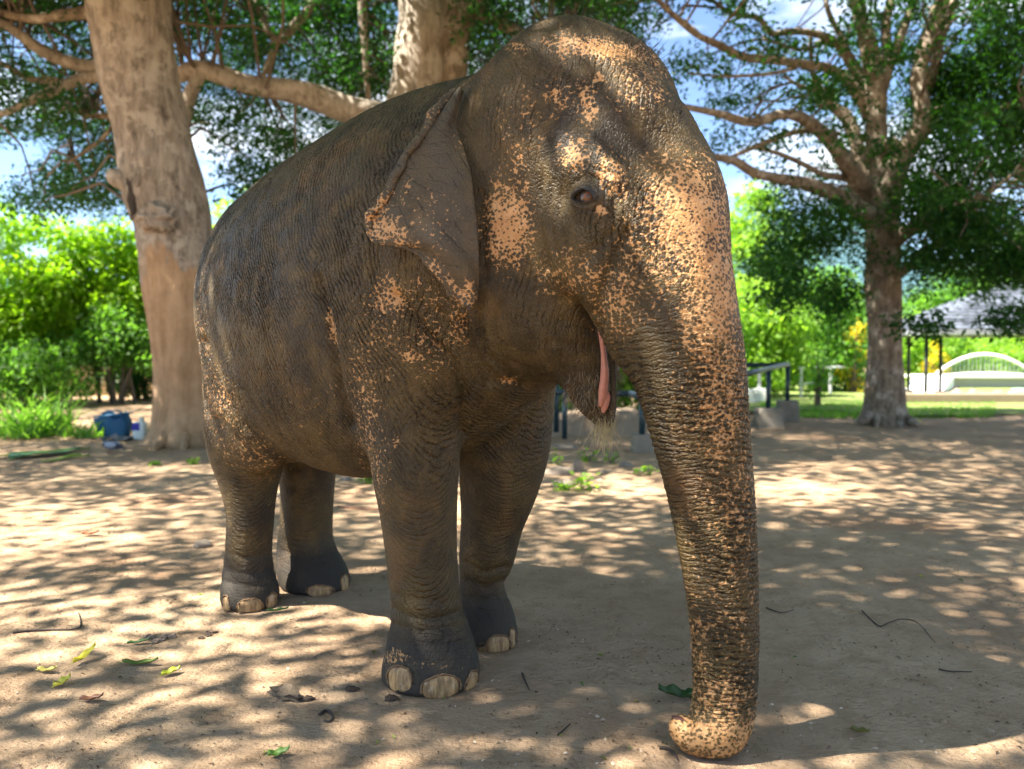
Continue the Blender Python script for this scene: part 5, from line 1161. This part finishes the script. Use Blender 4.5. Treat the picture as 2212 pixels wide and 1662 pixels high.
for k, (x, y, l) in enumerate(((330, 1380, .05), (342, 1386, .06), (355, 1381, .05), (368, 1377, .06), (318, 1376, .04), (450, 1372, .05), (435, 1380, .035), (465, 1366, .03))):
    chunk(x, y, l, l*.6, l*.4, k, ['flat clod second from the left in the crumbly row', 'largest clod in the crumbly row left of the hind foot', 'clod right of the largest one in the crumbly row', 'right end clod of the crumbly row', 'left end clod of the crumbly row', 'dark clod alone right of the crumbly row', 'smaller dark clod left of the lone dark clod', 'little clod at the far right below the hind foot'][k], rockm if k < 5 else darkc, 10+k, 'clod', 'clod')
# rocks and weeds under the chin
gr = plain('grey_stone', (.23, .185, .14), .95, .3, 6, .6)
for k, (x, y, w, h, lb) in enumerate(((1222, 970, 22, 10, 'flat pale stone at the foot of the left railing post'), (1200, 1025, 34, 16, 'broad sunlit stone right of the far front leg'), (1215, 1050, 26, 12, 'flat stone in front of the broad sunlit stone'), (1245, 1020, 16, 18, 'upright grey stone beside the weeds'), (1352, 1008, 22, 10, 'low grey stone left of the trunk under the footing'), (1396, 1020, 14, 8, 'small stone touching the trunk edge'), (1310, 1022, 12, 6, 'small stone in the middle of the stony patch'), (1290, 1040, 14, 5, 'flattest stone of the stony patch'), (600, 1075, 8, 9, 'pale pebble between the hind legs'), (745, 1040, 14, 6, 'flat pale stone behind the belly'), (440, 1178, 22, 9, 'low root like stone left of the near hind leg'))):
    rock(x, y, w, h, lb, 130+k, None, gr)
def weed(px, py, h, n, seed, label):
    b = gpt(px, py); rng = np.random.RandomState(seed); r = thing('weed', label, 'weed', b); C = []
    V = []; F = []
    for k in range(max(3, n//8)):
        tp_ = b+np.array([rng.normal(0, h*.45), rng.normal(0, h*.4), h*(.4+.6*rng.rand())]); v_, f_ = tube([b, (b+tp_)/2+rng.normal(0, .02, 3), tp_], .004, 4, False); n0 = len(V); V += list(v_); F += [tuple(i+n0 for i in f) for f in f_]
        for q_ in range(8): C.append(b+(tp_-b)*(.3+.7*rng.rand())+rng.normal(0, h*.16, 3))
    C = np.array(C); C[:, 2] = np.maximum(C[:, 2], b[2]+.01); v_, f_ = leaves(C, .075, seed=seed, aspect=.6, droop=.1); mesh('leaf_cluster', v_, f_, M['leaf_lime'], r, smooth=False)['kind'] = 'stuff'; mesh('stem', np.array(V), F, M['twig'], r)
for k, (x, y, h, n, lb) in enumerate(((1258, 1058, .20, 48, 'bright green weed in front of the stones under the chin'), (1272, 1000, .15, 32, 'small weed behind the stones under the chin'), (1318, 1004, .18, 32, 'pale weed growing right of the small weed'), (1204, 1005, .18, 30, 'weed next to the far front leg'), (1385, 1028, .10, 20, 'tiny weed beside the trunk edge'), (795, 1045, .14, 30, 'weed seen under the belly left of the near front leg'), (420, 1005, .10, 20, 'weed sprig right of the leaning tree root'), (330, 1008, .07, 20, 'flat green weed on the dirt below the leaning tree'), (1970, 912, .22, 30, 'green weed at the right foot of the right tree'), (1215, 1060, .08, 40, 'creeping weed left of the bright green weed'))):
    weed(x, y, h, n, 150+k, lb)
# small litter: leaf crumbs, chips, grit
def litter(name, n, xr, yr_, size, seed, mats, label, flat=True):
    rng = np.random.RandomState(seed); P = []
    while len(P) < n:
        p = on_ground(rng.uniform(*xr), yr_[0]+(yr_[1]-yr_[0])*rng.rand())
        if vnoise(np.array([p[0]*1.5]), np.array([p[1]*1.5]), seed)[0] > .25+rng.rand()*.6: P.append(p)
    P = np.array(P); P[:, 2] = ground_z(P[:, 0], P[:, 1])+.003
    a = rng.rand(n)*6.28; L_ = size*(.35+rng.rand(n)**2*1.6); W = L_*(.15+.4*rng.rand(n)); D = np.stack([np.cos(a), np.sin(a), rng.normal(0, .18, n)], 1); S = np.stack([-np.sin(a), np.cos(a), rng.normal(0, .25, n)], 1)
    up = np.array([0, 0, 1.0])*(L_*.25)[:, None]
    V = np.stack([P-D*L_[:, None]/2, P+S*W[:, None]/2+up, P+D*L_[:, None]/2, P-S*W[:, None]/2+up*.6], 1).reshape(-1, 3); i = np.arange(n)*4
    o = mesh(name, V, np.concatenate([np.stack([i, i+1, i+2], 1), np.stack([i, i+2, i+3], 1)]), mats, smooth=False); return tag(o, label, 'litter', kind='stuff')
def chipmat(name, a, b):
    t = NT(name); g = t.n('ShaderNodeNewGeometry').outputs['Random Per Island']; t.pbr(t.mix(g, a, b), .9, None, .2); return t.m
litter('leaf_litter', 2300, (-60, 2270), (1000, 1660), .011, 171, chipmat('dark_chips', (.045, .032, .024), (.17, .115, .075)), 'dark crumbs of bark and dry leaf strewn over the dirt')
litter('leaf_litter', 1300, (-60, 2270), (1000, 1660), .010, 172, chipmat('pale_chips', (.38, .30, .22), (.60, .50, .38)), 'pale chips and bits of straw strewn over the dirt')
litter('leaf_litter', 90, (-60, 2270), (1050, 1660), .02, 173, chipmat('green_chips', (.08, .17, .04), (.30, .30, .04)), 'little green and yellow leaf scraps on the dirt')
litter('leaf_litter', 420, (1150, 1480), (1290, 1470), .008, 174, chipmat('black_chips', (.03, .026, .024), (.10, .08, .065)), 'black chaff gathered between the front feet and the trunk')
# pebbles and hard crumbs of earth
rng = np.random.RandomState(31); V = []; F = []; iV = np.array([(0, 0, 1), (.9, 0, .1), (.28, .85, .2), (-.72, .53, .1), (-.72, -.53, .2), (.28, -.85, .1), (0, 0, -.5)]); iF = [(0, 1, 2), (0, 2, 3), (0, 3, 4), (0, 4, 5), (0, 5, 1), (6, 2, 1), (6, 3, 2), (6, 4, 3), (6, 5, 4), (6, 1, 5)]
while len(V) < 7*1500:
    p = on_ground(rng.uniform(-60, 2270), rng.uniform(1000, 1660))
    if vnoise(np.array([p[0]*2.1]), np.array([p[1]*2.1]), 5)[0] < .3+rng.rand()*.5: continue
    p[2] = ground_z(p[0], p[1]); r_ = .0025+.009*rng.rand()**4; a = rng.rand()*6.28; c_, s_ = math.cos(a), math.sin(a); q_ = iV*r_*(.7+.6*rng.rand(7, 1))*np.array([1.3, .9, .6]); n0 = len(V)
    V += [p+np.array([c_*x-s_*y, s_*x+c_*y, z]) for x, y, z in q_]; F += [tuple(i+n0 for i in f) for f in iF]
tag(mesh('pebbles', np.array(V), F, chipmat('earth_crumbs', (.16, .105, .07), (.50, .38, .27)), smooth=False), 'tiny pebbles and hard crumbs of earth scattered over the dirt', 'pebbles', kind='stuff')
# straw hanging from the chin
rng = np.random.RandomState(9); V = []; F = []; ch = pick(1305, 915)[0]
for k in range(150):
    p = ch+np.array([rng.normal(0, .022), rng.normal(0, .02), .03-rng.rand()*.05]); l = .03+.11*rng.rand()**1.5; d = np.array([rng.normal(0, .25), rng.normal(0, .2), -1]); P = [p]
    for q_ in range(4): d = d+rng.normal(0, .22, 3)*np.array([1, 1, .3]); d /= np.linalg.norm(d); P.append(P[-1]+d*l/4)
    v_, f_ = tube(P, .0006, 3, False); n0 = len(V); V += list(v_); F += [tuple(i+n0 for i in f) for f in f_]
t = NT('dry_straw'); t.pbr((.50, .42, .22), .7, None, .2)
tag(mesh('straw', np.array(V), F, t.m, origin=ch), 'wispy dry straw dangling from the elephant\'s chin', 'straw', kind='stuff')
